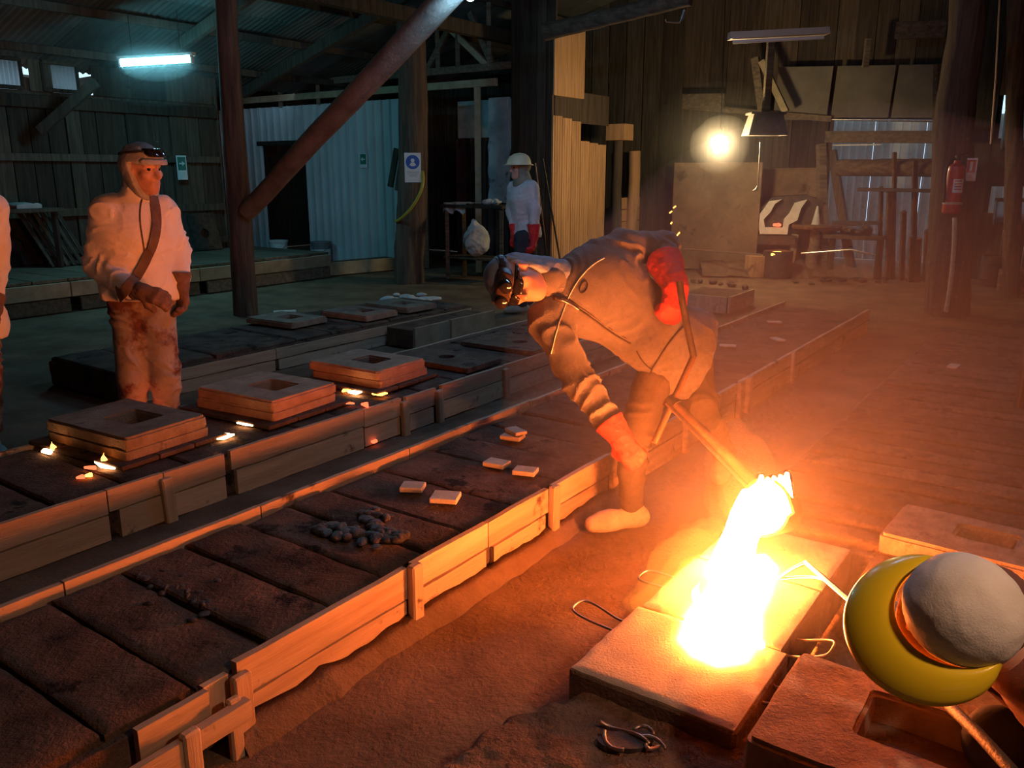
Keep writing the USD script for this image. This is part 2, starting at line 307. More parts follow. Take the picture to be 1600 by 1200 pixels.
for z, h in ((1.02, .11), (1.75, .10), (2.46, .16), (.5, .1)):
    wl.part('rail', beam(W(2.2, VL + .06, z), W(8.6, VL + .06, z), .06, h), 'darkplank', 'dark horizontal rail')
u = 2.2; k = 0
while u < 8.45:                                    # strip under the eave; every sheet leaves a slit of daylight
    w = .28
    wl.part('eave_strip', box(W(u + w / 2, VL, 2.79), (.02, w + .01, .40), RZ), 'darkplank') if not (5.2 < u < 5.75 or 5.95 < u < 6.5) else None
    u += w
for k, (ua, ub) in enumerate(((5.22, 5.72), (6.0, 6.46))):
    t = T(f'window_{k + 1}', 'small pale translucent sheet window under the eave, ' + ('at the left edge of the picture' if k == 0 else 'second from the left edge'), kind='structure')
    n = 9; xs = np.linspace(ua, ub, n * 4 + 1)
    prof = np.array([W(x, VL + .012 * math.sin((x - ua) / (ub - ua) * n * 2 * math.pi), 0) for x in xs])
    v = np.vstack([prof + [0, 0, 2.62], prof + [0, 0, 2.96]]); m = len(xs); q = np.arange(m - 1)
    t.part('pane', (v, np.stack([q, q + 1, m + q + 1, m + q], 1)), 'translucent')
    t.part('window_frame', cat([beam(W(ua, VL + .03, z), W(ub, VL + .03, z), .04, .05) for z in (2.62, 2.97)] + [beam(W(x, VL + .03, 2.6), W(x, VL + .03, 2.98), .04, .03) for x in (ua, ub)]), 'darkplank')
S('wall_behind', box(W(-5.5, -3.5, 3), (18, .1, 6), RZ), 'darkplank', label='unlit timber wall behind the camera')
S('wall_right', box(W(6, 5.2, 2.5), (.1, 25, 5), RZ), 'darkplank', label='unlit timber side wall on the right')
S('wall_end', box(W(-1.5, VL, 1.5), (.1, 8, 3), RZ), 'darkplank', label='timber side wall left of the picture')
# blue galvanised wall, sheets with square ribs
wb = S_group('wall_back', 'pale blue galvanised sheet wall with narrow ribs beside the dark doorway')
def ribbed(va, vb, z0, z1, uu, pitch=.19, lip=.045, flip=1):
    pts = []; x = va
    while x < vb - 1e-6:
        e = min(x + pitch, vb)
        pts += [(x, 0), (x + .012, lip), (x + .03, lip), (x + .042, 0)] if x + .045 < e else [(x, 0)]
        x = e
    pts.append((vb, 0)); a = np.array(pts)
    low = np.array([W(uu - y * flip, x, 0) for x, y in a]); m = len(a); q = np.arange(m - 1)
    v = np.vstack([low + [0, 0, z0], low + [0, 0, z1]]); back = v + (W(.01, 0, 0) * flip)
    f = np.stack([q, q + 1, m + q + 1, m + q], 1)
    return cat([(v, f), (back, f[:, ::-1])])
DOOR = (-12.25, -11.45)
vd0, vd1 = -13.2, -12.0
for a, b, z0 in ((-14.4, vd0, 0), (vd0, vd1, 2.08), (vd1, -11.3, 0), (-11.3, -10.5, 0), (-10.5, -9.7, 0), (-9.7, -9.2, 0)):
    wb.part('sheet', ribbed(a, b, z0, 2.72, UB + rng.uniform(0, .01)), 'blue')
wb.part('top_rail', beam(W(UB - .05, -14.2, 2.86), W(UB - .05, -7.7, 2.86), .07, .11), 'lightbeam')
wb.part('upper_rail', beam(W(UB + .1, -14.2, 3.1), W(UB + .1, -7.4, 3.1), .07, .11), 'beamx')
for vv in (-12.6, -11.6, -10.6): wb.part('stub', beam(W(UB, vv, 2.7), W(UB, vv, 3.1), .07, .07), 'beamx')
wb.part('door_lintel', beam(W(UB - .03, vd0 - .1, 2.08), W(UB - .03, vd1 + .1, 2.08), .05, .08), 'darkplank')
wbb = S_group('wall_far', 'dark inner wall seen through the doorway and over the blue sheets')
for k in range(40):
    wbb.part('board', box(W(13.4 + rng.uniform(0, .02), -19.4 + k * .33, 2.6), (.31, .03, 5.2), RZ), 'darkplank')
# the bay right of the log: light panel, red sheet, whitewashed panel, posts and a small truss
wbb.part('backing', box(W(13.46, -13, 2.6), (14, .02, 5.2), RZ), 'darkplank')
wbb.part('side_backing', box(W(11.2, -14.5, 2.0), (.03, 5.2, 4.0), RZ), 'darkplank')
bay = S_group('wall_bay', 'timber framed bay right of the signposted log, with a rust red sheet and pale panels')
bay.part('red_sheet', ribbed(-9.6, -8.1, 0, 2.12, 12.0, .16), 'redsheet')
bay.part('pale_panel', box(W(12.05, -8.85, 2.45), (1.5, .02, .62), RZ), 'patchy')
tri = np.array([W(11.9, -8.6, 2.42), W(11.9, -8.1, 2.72), W(11.9, -8.1, 2.14)]); tri2 = tri + W(.02, 0, 0)
bay.part('folded_flap', (np.vstack([tri, tri2]), np.array([[0, 2, 1], [3, 4, 5], [0, 1, 4], [0, 4, 3], [1, 2, 5], [1, 5, 4], [2, 0, 3], [2, 3, 5]])), 'white_enamel', smooth=False)
bay.part('post', beam(W(UB, -8.10, 0), W(UB, -8.10, 2.85), .10, .10), 'lightbeam', 'pale sawn post')
bay.part('post', beam(W(UB, -9.2, 0), W(UB, -9.2, 2.8), .09, .09), 'beamx')
def ragged(w, h, seed):
    r = np.random.default_rng(seed); zs = np.linspace(0, h, 14)
    L = [(-w / 2 + r.uniform(0, .05), z) for z in zs]; Rr = [(w / 2 - r.uniform(0, .05), z) for z in zs[::-1]]
    return prism(L + Rr, -.01, .01)
v_, f_ = ragged(.46, 1.55, 3); v_ = np.stack([v_[:, 0], v_[:, 2], v_[:, 1]], 1)
bay.part('whitewashed_panel', place((v_, f_), W(UB + .05, -7.72, 1.1), RZ), 'patchy')
for a, b in (((-8.75, 3.75), (-7.95, 3.1)), ((-8.95, 3.1), (-8.95, 3.75)), ((-8.55, 3.1), (-8.55, 3.7)), ((-7.95, 3.1), (-7.95, 4.0)), ((-9.2, 3.1), (-8.6, 3.85)), ((-7.9, 3.15), (-8.3, 3.9))):
    bay.part('truss_member', beam(W(UB + .1, a[0], a[1]), W(UB + .1, b[0], b[1]), .07, .09), 'lightbeam' if a[0] == -8.75 else 'beamx')
wc = S_group('wall_corner', 'tall dark brown timber corner left of the orange lit plywood')
for k in range(5):
    wc.part('board', box(W(UB + rng.uniform(0, .02), -7.40 + k * .155, 2.6), (.15, .03, 5.2), RZ), 'brownplank')
wp = S_group('wall_plywood', 'fluted plywood partition lit orange by the bare bulb')
zt, us = (2.35, 2.33, 2.3, 2.02, 2.0, 1.98), np.linspace(10.6, 12.2, 7)
for k in range(6):                                     # each board carries shallow flutes
    a, b = us[k], us[k + 1]; n = 4; pts = [(a + .004, 0)]
    for q in range(n):
        x = a + (b - a) * (q + .5) / n; pts += [(x - .03, 0), (x - .024, -.008), (x + .024, -.008), (x + .03, 0)]
    pts += [(b - .004, 0), (b - .004, -.03), (a + .004, -.03)]
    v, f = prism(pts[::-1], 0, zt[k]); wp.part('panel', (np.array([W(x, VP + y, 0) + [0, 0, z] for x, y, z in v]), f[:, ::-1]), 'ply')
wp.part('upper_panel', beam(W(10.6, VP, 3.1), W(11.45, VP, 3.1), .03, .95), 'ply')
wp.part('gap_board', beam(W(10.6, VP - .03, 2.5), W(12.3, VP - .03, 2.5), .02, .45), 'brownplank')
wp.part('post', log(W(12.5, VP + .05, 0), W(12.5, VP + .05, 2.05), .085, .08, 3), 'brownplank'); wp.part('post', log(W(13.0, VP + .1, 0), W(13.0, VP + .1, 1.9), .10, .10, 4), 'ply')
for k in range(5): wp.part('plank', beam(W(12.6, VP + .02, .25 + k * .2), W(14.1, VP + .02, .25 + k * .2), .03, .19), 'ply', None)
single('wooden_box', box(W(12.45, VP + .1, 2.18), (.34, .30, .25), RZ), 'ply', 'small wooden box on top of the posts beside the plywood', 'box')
# right back wall: boards above, posts and rails below with daylight between
wr = S_group('wall_back_right', 'dark brown plank wall behind the furnace and the bare bulb')
for k in range(22):
    v0 = VP + k * .29; z0 = 0 if v0 < -3.85 or v0 > -2.15 else 2.35
    zs = ((z0, 5.6),) if not -1.5 < v0 < -.9 else ((0, .98), (1.36, 2.03), (2.62, 5.6))      # the two small windows at the right edge are cut out of two boards
    for za, zb in zs: wr.part('board', box(W(UR + rng.uniform(0, .025), v0 + .14, (za + zb) / 2), (.285, .03, zb - za), RZ), 'brownplank')
for k in range(14):
    v0 = -.32 + k * .29
    if v0 > -.9: wr.part('board', box(W(UR + .02, v0 + .14, 2.8), (.275, .03, 5.6), RZ), 'darkplank')
wr.part('backing', box(W(UR + .06, -5.22, 2.8), (2.96, .02, 5.6), RZ), 'brownplank'); wr.part('backing', box(W(UR + .06, -2.8, 3.98), (2.4, .02, 3.25), RZ), 'brownplank'); wr.part('backing', box(W(UR + .08, -1.68, 2.8), (.5, .02, 5.6), RZ), 'darkplank'); wr.part('backing', box(W(UR + .08, 1.75, 2.8), (5.2, .02, 5.6), RZ), 'darkplank')
def HB(px0, py0, px1, py1, uu, w, h, mt, t, name='rail', lab=None):   # a bar in the plane u = uu between two sight lines
    def at(px, py):
        d = ray(px, py); k = uu / (d[0] * math.sin(AZ) + d[1] * math.cos(AZ)); return _c + d * k
    a, b = at(px0, py0), at(px1, py1); t.part(name, beam(a, b, w, h, up=(0, 0, 1)), mt, lab); return a, b
def AT(px, py, uu):
    d = ray(px, py); k = uu / (d[0] * math.sin(AZ) + d[1] * math.cos(AZ)); return _c + d * k
tf = T('timber_rack', 'dark frame of posts, rails and grey panels left of the extinguisher post', 'frame', W(13.7, -3, 0))
HB(945, 160, 1132, 158, 13.8, .08, .24, 'beamx', tf)
HB(1020, 162, 1300, 186, 13.9, .06, .09, 'beamx', tf)
HB(1290, 214, 1482, 214, 13.6, .10, .17, 'beamx', tf)
HB(1300, 235, 1330, 420, 13.6, .12, .12, 'brownplank', tf, 'post'); HB(1283, 225, 1287, 420, 13.5, .12, .14, 'beamx', tf, 'post')
HB(1357, 60, 1352, 105, 13.7, .08, .08, 'beamx', tf, 'post'); HB(1180, 90, 1192, 180, 13.5, .1, .12, 'beamx', tf, 'post')
HB(1190, 95, 1228, 175, 13.4, .08, .10, 'lightbeam', tf, 'brace')
HB(1400, 48, 1480, 45, 13.2, .1, .22, 'beamx', tf, 'rail')
HB(1468, 100, 1462, 420, 13.3, .12, .12, 'beamx', tf, 'post')
HB(1300, 187, 1470, 188, 13.8, .05, .02, 'steel', tf, 'sheet_edge', 'bright metal edge'); HB(1300, 227, 1378, 226, 13.65, .04, .02, 'white_enamel', tf, 'sheet_edge')
for a, b in ((1212, 1297), (1303, 1394), (1398, 1466)):
    p, q = AT(a, 146, 13.95), AT(b, 146, 13.95); tf.part('panel', beam(p, q, .02, .80), 'greypanel')
p, q = AT(1050, 342, 13.0), AT(1186, 342, 13.0); 
single('rusty_screen', beam(p - [0, 0, p[2] - .86], q - [0, 0, q[2] - .86], .02, 1.7), 'rustpanel', 'tall rusty sheet screen under the bare bulb', 'screen')
p, q = AT(1190, 285, 13.7), AT(1290, 285, 13.7); single('rusty_hood_panel', beam(p, q, .02, .45), 'rustpanel', 'low brown sheet panel hung behind the cracked furnace spout', 'panel')
single('lying_log', log(AT(1308, 262, 13.2), AT(1464, 262, 13.2), .115, .125, 9), 'logx', 'thick round log lying across the rails left of the extinguisher', 'log')
# pale sheets outdoors, beyond the gaps
fence = T('sheet_fence', 'pale corrugated sheet fence outdoors, seen through the gaps at the far right', 'fence', W(16.5, -2, 0))
for k in range(9):
    fence.part('sheet', ribbed(-5.3 + k * .85, -4.46 + k * .85, 0, 2.5, 16.5, .14), 'white_enamel')
# window gaps at the far right: pale sheets in the dark boards
for k, (x0, x1, y0, y1, lab) in enumerate(((1571, 1612, 168, 233, 'pale ribbed sheet window high at the right edge'), (1555, 1612, 312, 352, 'pale ribbed sheet window low at the right edge'))):
    a, b = AT(x0, y0, UR - .05), AT(x1, y1, UR - .05); va = a @ np.array([math.cos(AZ), -math.sin(AZ), 0]); vb = b @ np.array([math.cos(AZ), -math.sin(AZ), 0])
    t = T(f'window_{k + 3}', lab, kind='structure'); t.part('pane', ribbed(va, vb, b[2], a[2], UR - .04, .15), 'translucent')
    t.part('window_frame', cat([beam(W(UR - .06, va, z), W(UR - .06, vb, z), .04, .05) for z in (a[2], b[2])]), 'darkplank')
# roof
rf = S_group('ceiling', 'corrugated iron roof on dark timber purlins')
for r in range(4):
    for c in range(14):
        v0 = VL - .3 + r * 2.3; v1 = v0 + 2.42; u0 = 2.5 + c * .86; n = 10; xs = np.linspace(u0, u0 + .9, n * 4 + 1)
        dz = rng.uniform(0, .03)
        rows = [np.array([W(x, vv, zroof(min(vv, -3.01)) + dz + .014 * math.sin((x - u0) / .9 * n * 2 * math.pi) + (.03 if e else 0)) for x in xs]) for e, vv in enumerate((v0, v1))]
        m = len(xs); q = np.arange(m - 1); rf.part('roof_sheet', (np.vstack(rows), np.stack([q, q + 1, m + q + 1, m + q], 1)), 'roof', smooth=True)
rf.part('low_slope', (np.array([W(8.4, VL - .2, 3.0), W(15, VL - .2, 3.0), W(15, -16.5, 2.9), W(8.4, -16.5, 2.9)]) + [0, 0, .25], np.array([[0, 1, 2, 3]])), 'darkplank', smooth=False)
rf.part('far_slope', (np.array([W(-6, -3, 5.65), W(14.7, -3, 5.65), W(14.7, 5.4, 4.0), W(-6, 5.4, 4.0)]), np.array([[0, 1, 2, 3]])), 'darkplank', smooth=False)
rf.part('near_slope', (np.array([W(-6, VL - .5, 2.9), W(2.6, VL - .5, 2.9), W(2.6, -3, 5.7), W(-6, -3, 5.7)]), np.array([[0, 1, 2, 3]])), 'darkplank', smooth=False)
for vv in (-11.3, -10.2, -9.1, -8.0, -6.9, -5.8, -4.7): rf.part('purlin', beam(W(2.2, vv, zroof(vv) - .07), W(14.4, vv, zroof(vv) - .07), .06, .10), 'darkplank')
for uu in (4.4, 7.2, 9.2): rf.part('rafter', beam(W(uu, VL, zroof(VL) - .18), W(uu, -3, zroof(-3.01) - .18), .09, .15), 'darkplank')
rf.part('tie_beam', beam(W(2.2, -7.85, 3.55), W(14.2, -7.85, 3.55), .14, .18), 'darkplank')

# ------------------------------------------------------------------ posts, braces, overhead logs
def post(px0, py0, px1, py1, uu, r0, r1, lab, name='log_post', n=18, mt='log'):
    a = AT(px0, py0, uu); b = AT(px1, py1, uu); a[2] = -.02
    return single(name, log(a, b, r0, r1, int(px0) % 17, n), mt, lab, 'post')
single('log_post', log(W(5.93, -7.84, -.02), D(352, -20, 9.32), .135, .105, 2, 20, 30), 'log', 'slim leaning round log post right of the pale jacketed worker', 'post')
single('log_post', log(W(9.15, -8.25, -.02), D(642, 14, 12.2), .22, .195, 5, 20, 30), 'log', 'thick round log post carrying the blue safety sign', 'post')
PR = W(10.5, -1.32, -.02)
single('log_post', log(PR, D(1512, -20, 9.4), .24, .17, 8, 22, 30), 'log', 'thick round log post carrying the fire extinguisher', 'post')
post(1580, 460, 1588, -10, 12.5, .10, .10, 'dark upright timber at the far right behind the extinguisher post')
post(50, 440, 48, 120, 6.0, .17, .15, 'thick dark post against the left wall')
post(118, 430, 120, 190, 6.7, .05, .05, 'narrow greenish upright pole behind the pale jacketed worker')
single('log_brace', log(W(5.95, -7.7, 1.14), D(712, -20, 7.55), .10, .115, 4, 18, 24, .05), 'brace', 'long peeled log brace rising to the right from the slim leaning post', 'brace')
single('timber_brace', beam(AT(150, 128, 6.2), AT(62, 205, 5.7), .10, .12), 'darkplank', 'dark diagonal brace right of the thick dark left post', 'brace')
single('timber_brace', beam(AT(-5, 172, 6.0), AT(44, 215, 6.0), .10, .12), 'darkplank', 'dark diagonal brace left of the thick dark left post', 'brace')
single('roof_log', log(D(852, 50, 10.5), D(1078, -4, 9.6), .10, .085, 12), 'logx', 'crooked log rafter high in the middle of the picture', 'log')
# ------------------------------------------------------------------ moulding beds
def strip_noise(n, s): return meshkit.fbm(np.c_[np.arange(n) * .27 + s, np.zeros(n), np.zeros(n)], 3, s)
def board_uv(t, u0, u1, v, z0, z1, th, name='board', mt='plank', ragged_low=0, seed=1, lab=None):
    """a plank along the row, its lower edge worn"""
    n = max(3, int((u1 - u0) / .045)); us = np.linspace(u0 + .003, u1 - .003, n)
    lo = z0 + ragged_low * (strip_noise(n, seed) - .35); hi = z1 + .006 * (strip_noise(n, seed + 9) - .5)
    poly = [(a, b) for a, b in zip(us, lo)] + [(a, b) for a, b in zip(us[::-1], hi[::-1])]
    vv, f = prism(poly, -th / 2, th / 2)
    t.part(name, (np.array([W(a, v, 0) + np.array([c * math.cos(AZ), -c * math.sin(AZ), b]) for a, b, c in vv]), f[:, ::-1]), mt, lab, smooth=False)
def berm(u0, u1, v, w, h, seed=0):
    n = int((u1 - u0) / .03); us = np.linspace(u0, u1, n); nz = strip_noise(n, seed); rows = []
    for k, (dv, q) in enumerate(((-.01, .0), (0.0, 1.0), (.35, .55), (.7, .2), (1.0, -.3))):
        rows.append(np.array([W(a, v + dv * w * (.75 + .5 * b) , q * h * (.45 + .8 * b) - .02 * (k == 4) - .02 * (k == 0)) for a, b in zip(us, nz)]))
    v_ = np.vstack(rows); i, j = np.meshgrid(np.arange(4), np.arange(n - 1), indexing='ij')
    f = np.stack([i * n + j, (i + 1) * n + j, (i + 1) * n + j + 1, i * n + j + 1], -1).reshape(-1, 4)
    return v_, f[:, ::-1] if w < 0 else f
H = .22
def bed(name, label, u0, u1, v0, v1, cuts, front, back, mt='mould', amp=.006, seed=0, near=True):
    t = T(name, label, 'moulding bed', W((u0 + u1) / 2, (v0 + v1) / 2, 0))
    c = W((u0 + u1) / 2, (v0 + v1) / 2, .09)
    t.part('sand_fill', box(c, (v1 - v0 - .01, u1 - u0, .18), RZ), mt)
    for k in range(len(cuts) - 1):
        a, b = cuts[k], cuts[k + 1]; L = b - a - (rng.uniform(.028, .045) if mt == 'mould2' else rng.uniform(.010, .022)); far = a > 4.5
        m = slab(v1 - v0 - .055 - rng.uniform(0, .03), L, .05, 8 if far else 26, 4 if far else 12, amp, 7, .011, seed + k)
        tl = rng.normal(0, .006, 2)
        m = (m[0] + np.c_[m[0][:, 0] * 0, m[0][:, 0] * 0, m[0][:, 0] * tl[0] + m[0][:, 1] * tl[1] * 3], m[1])
        t.part('sand_mould', place(m, W((a + b) / 2, (v0 + v1) / 2 + rng.normal(0, .006), H - rng.uniform(.004, .016)), RZ + rng.normal(0, .006)), mt)
    for side, v, segs in (('f', v1, front), ('b', v0, back)):
        for q, (a, b, h) in enumerate(segs):
            s = seed * 31 + q * 7 + (side == 'b') * 100; zj = h * .5 + rng.uniform(-.012, .012)
            board_uv(t, a, b, v, zj + .004, h, .024, ragged_low=.010, seed=s)
            board_uv(t, a + rng.uniform(0, .05), b - rng.uniform(0, .03), v + rng.uniform(-.006, .006), -.01, zj - .002, .024, ragged_low=.01, seed=s + 3)
    return t
def stake(t, u, v, z1=.23, w=.055, th=.035, lean=0, mt='plankv'):
    t.part('stake', beam(W(u, v, -.05), W(u + lean, v, z1), w, th, up=W(0, 1, 0)), mt)

cutsA = [.62, .88, 1.13, 1.38, 1.63, 1.885, 2.11, 2.33, 2.66, 3.0, 3.26, 3.52]
while cutsA[-1] < 8.6: cutsA.append(cutsA[-1] + rng.uniform(.25, .31))
A = bed('moulding_bed', 'long boarded sand bed crossing the middle of the picture, in front of the pouring worker', .5, 8.85, -2.66, -1.82, cutsA,
        [(1.24, 1.95, .225), (1.98, 2.42, .225), (2.42, 2.86, .225), (2.9, 3.42, .225), (3.42, 4.3, .22), (4.32, 5.15, .22), (5.2, 6.3, .22), (6.3, 7.6, .22), (7.6, 8.85, .22)],
        [(.5, 1.2, .235), (1.2, 2.0, .238), (2.0, 2.9, .235), (2.9, 4.0, .235), (4.0, 5.3, .23), (5.3, 7, .23), (7, 8.85, .23)], seed=1)
for uu, ln in ((1.975, .0), (2.88, .01), (4.31, 0), (5.17, 0), (5.32, .02), (6.3, 0)): stake(A, uu, -1.795, .232, lean=ln)
stake(A, 1.24, -1.79, .20, .06, .03)
# broken near end: loose boards and short stakes
board_uv(A, .93, 1.14, -1.80, .10, .205, .022, seed=77); board_uv(A, 1.14, 1.225, -1.83, .06, .2, .02, seed=79, mt='plankv')
board_uv(A, .55, 1.02, -1.735, .07, .155, .022, 'loose_board', seed=81); board_uv(A, 1.05, 1.22, -1.735, .10, .16, .03, 'loose_board', seed=83)
stake(A, 1.035, -1.73, .17, .05, .03); stake(A, 1.185, -1.755, .17, .04, .025)
A.part('sand_berm', berm(1.2, 3.6, -1.808, .09, .055, 3), 'floor', kind='stuff', smooth=True)
A.part('sand_berm', berm(.5, 3.6, -2.675, -.06, .03, 5), 'floor', kind='stuff', smooth=True)

cutsB = [.9]
while cutsB[-1] < 7.6: cutsB.append(cutsB[-1] + rng.uniform(.3, .36))
B = bed('moulding_bed', 'long boarded sand bed on the left, carrying the stacked weights and glowing spills', .9, cutsB[-1] + .05, -4.28, -3.37, cutsB,
        [(.9, 1.75, .222), (1.75, 2.02, .222), (2.02, 2.35, .22), (2.38, 3.3, .225), (3.3, 3.62, .22), (3.66, 3.95, .215), (4.0, 4.7, .22), (4.7, 5.5, .22), (5.5, 6.6, .22), (6.6, 7.6, .22)],
        [(.9, 2.0, .22), (2.0, 3.3, .22), (3.3, 4.6, .22), (4.6, 6.0, .22), (6.0, 7.6, .22)], seed=4)
for uu in (2.03, 3.64, 3.97, 4.71): stake(B, uu, -3.345, .20, lean=-.01)
cutsE = [3.0]
while cutsE[-1] < 6.7: cutsE.append(cutsE[-1] + rng.uniform(.36, .42))
E_ = bed('moulding_bed', 'low dark sand bed behind the left man, carrying three flat frames', 3.0, cutsE[-1] + .03, -6.35, -5.35, cutsE,
        [(3.0, 4.3, .17), (4.3, 5.6, .17), (5.6, cutsE[-1], .17)], [(3.0, 4.6, .17), (4.6, cutsE[-1], .17)], seed=6)
t = T('plank_curb', 'greenish rough plank edging left of the bending man\'s head', 'plank', W(6.1, -4.95, 0))
board_uv(t, 5.55, 6.05, -4.97, 0, .19, .03, 'board', 'lightbeam', .02, 91); board_uv(t, 6.05, 6.75, -4.95, .01, .2, .03, 'board', 'lightbeam', .02, 92)
t.part('sand_fill', box(W(6.15, -5.145, .085), (.31, 1.2, .17), RZ), 'mould')
# right bed with many narrow moulds
cutsD = [3.1]
while cutsD[-1] < 8.3: cutsD.append(cutsD[-1] + rng.uniform(.15, .19))
Dd = bed('moulding_bed', 'wide sand bed of narrow moulds running up the right side of the picture', 3.06, cutsD[-1] + .02, -1.08, .5, cutsD, [(3.1, 5.5, .19), (5.5, cutsD[-1], .19)], [(3.08, 4.2, .10), (4.2, 5.5, .09), (5.5, 7, .1), (7, cutsD[-1], .1)], 'mould2', .007, seed=9)
Dd.part('sand_berm', berm(3.0, 8.4, -1.10, -.14, .10, 8), 'floor', kind='stuff', smooth=True)
small = T('moulding_bed', 'small boarded sand block on the floor just behind the bending man\'s raised arm', 'moulding bed', G(1095, 490, 0))
c = (G(1060, 485) + G(1130, 487)) / 2 + W(.4, 0, 0)
small.part('sand_fill', box(c + [0, 0, .085], (.62, .8, .17), RZ), 'mould2'); small.part('board', box(c + W(-.42, 0, .095), (.62, .03, .19), RZ), 'plankv'); small.part('board', box(c + W(0, .33, .095), (.03, .8, .19), RZ), 'plank')

# ------------------------------------------------------------------ flasks in the pouring row
def flask(label, u0, u1, v0, v1, z1, mt='pale', top=True, name='mould_flask', seed=0, boards=3):
    t = T(name, label, 'mould', W((u0 + u1) / 2, (v0 + v1) / 2, 0))
    t.part('sand_core', place(slab(v1 - v0 - .004, u1 - u0 - .004, .03, 30, 30, .0022, 12, .006, seed), W((u0 + u1) / 2, (v0 + v1) / 2, z1), RZ), mt)
    h = z1 - .012
    for (a, b) in ((W(u0, v0 + .004, h / 2), W(u1, v0 + .004, h / 2)), (W(u0, v1 - .004, h / 2), W(u1, v1 - .004, h / 2)), (W(u0 + .004, v0, h / 2), W(u0 + .004, v1, h / 2)), (W(u1 - .004, v0, h / 2), W(u1 - .004, v1, h / 2))):
        t.part('flask_side', beam(a, b, .018, h), 'mould')
    return t
def handle(t, u, v, z, out, w=.10, drop=.0, r=.0042, name='wire_handle'):
    pts = [W(u - w / 2, v, z), W(u - w / 2, v + out * .75, z + drop * .7), W(u - w / 2 + .012, v + out * .95, z + drop), W(u, v + out, z + drop), W(u + w / 2 - .012, v + out * .95, z + drop), W(u + w / 2, v + out * .75, z + drop * .7), W(u + w / 2, v, z)]
    t.part(name, tube(bez(pts, 28), r, 8), 'wire', None, smooth=True)
F1 = flask('pale topped mould flask nearest the camera, its back half under the white hot iron', 1.80, 2.225, -1.06, -.58, .2, seed=1)
handle(F1, 2.10, -1.06, .185, -.16, .09, .02); handle(F1, 2.05, -.58, .17, .16, .11, .05); handle(F1, 1.90, -.58, .10, .14, .10, .03)
F2 = flask('pale topped mould flask under the tipped ladle', 2.235, 2.66, -1.05, -.60, .2, seed=2)
handle(F2, 2.47, -1.05, .17, -.12, .09, .0); handle(F2, 2.33, -.60, .16, .12, .11, .03)
F3 = flask('pale topped mould flask beyond the ladle', 2.67, 3.05, -1.04, -.60, .2, seed=3)
F4 = flask('corner of a pale mould flask at the bottom edge of the picture', .98, 1.38, -.52, -.05, .2, 'weight', seed=4)
handle(F4, 1.33, -.52, .19, -.13, .10, .04)
Fx = flask('dark mould flask under the large concrete weight at the right', 1.62, 2.16, -.50, .30, .2, 'mould2', seed=5)
Fy = flask('dark mould flask under the far concrete weight on the right bed', 2.72, 3.05, -.52, .3, .2, 'mould2', seed=6)
# concrete weights with a rectangular opening
def weight_mesh(sx, sy, th, hx, hy, ox=0, oy=0, seed=0):
    from shapely.geometry import Polygon, box as sbox
    r = np.random.default_rng(seed)
    out = sbox(-sx / 2, -sy / 2, sx / 2, sy / 2).buffer(-.018).buffer(.018, quad_segs=3)
    p = out.difference(sbox(ox - hx / 2, oy - hy / 2, ox + hx / 2, oy + hy / 2).buffer(.012, quad_segs=2))
    a = prism(p, 0, th - .012); b = prism(p.buffer(-.010), th - .013, th)
    a = trimesh.Trimesh(*cat([a, b])); a = a.subdivide_to_size(.06); v = np.array(a.vertices)
    v += (meshkit.noise(v * 22 + seed, seed)[:, None] - .5) * .006 * np.array([1, 1, .5])
    return v, np.array(a.faces)
def weight(label, u, v, z, sx, sy, th, hole, rot=0, mt='weight', seed=0, group=None):
    t = T('concrete_weight', label, 'weight', W(u, v, z), RZ + rot, group); m = weight_mesh(sx, sy, th, *hole, seed=seed)
    t.part('body', m, mt, local=True); return t
weight('large concrete weight with a rectangular opening beside the yellow visor', 1.895, -.115, .2, .80, .44, .085, (.30, .17, -.03, .04), 0, 'weight', 11)
weight('concrete weight with a rectangular opening on the right bed beyond the yellow visor', 3.20, -.17, .215, .66, .36, .075, (.16, .10, -.02, .03), -.06, 'weight', 12)
def base_plate(label, u, v, sx, sy, rot):
    t = T('base_board', label, 'board', W(u, v, H), RZ + rot); q = sy / 3
    for k in range(3): t.part('plank', box((0, (k - 1) * q, .011), (sx, q - .006, .022)), 'mould', local=True)
def stack(u, v, rot, sx, sy, hole, mts, names, baselab, n=2, th=.05, seed=0):
    base_plate(baselab, u, v - .01, sx + .12, sy + .14, rot)
    for k in range(n):
        weight(names[k], u + rng.normal(0, .006), v + rng.normal(0, .006), H + .022 + k * th, sx, sy, th, hole, rot + rng.normal(0, .015), mts[k], seed + k)
stack(2.20, -3.92, .07, .64, .47, (.19, .15, .03, .02), ('weight', 'weight'), ('lower brown weight of the nearest stack on the left bed', 'top brown weight of the nearest stack on the left bed'), 'low dark board under the nearest stack of weights', 2, .055, 21)
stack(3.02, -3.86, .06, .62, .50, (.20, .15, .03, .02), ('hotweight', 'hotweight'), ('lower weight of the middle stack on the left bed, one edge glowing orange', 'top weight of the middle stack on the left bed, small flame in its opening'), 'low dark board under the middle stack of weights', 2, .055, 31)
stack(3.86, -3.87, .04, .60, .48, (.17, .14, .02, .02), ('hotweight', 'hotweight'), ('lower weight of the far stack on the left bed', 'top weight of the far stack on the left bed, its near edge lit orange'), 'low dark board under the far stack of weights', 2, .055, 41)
t = T('round_hole_plate', 'flat grey plate with a round hole on the left bed, beyond the stacks of weights', 'plate', W(4.55, -3.78, H), RZ)
from shapely.geometry import Point, box as sbox
t.part('body', prism(sbox(-.36, -.2, .36, .2).difference(Point(0, .02).buffer(.06)), 0, .035), 'mould2', local=True)
t = T('round_hole_plate', 'flat plate with a round hole left of the bending man\'s chest', 'plate', W(5.35, -3.72, H), RZ)
t.part('body', prism(sbox(-.34, -.26, .34, .26).difference(Point(.05, .0).buffer(.06)), 0, .03), 'mould2', local=True)
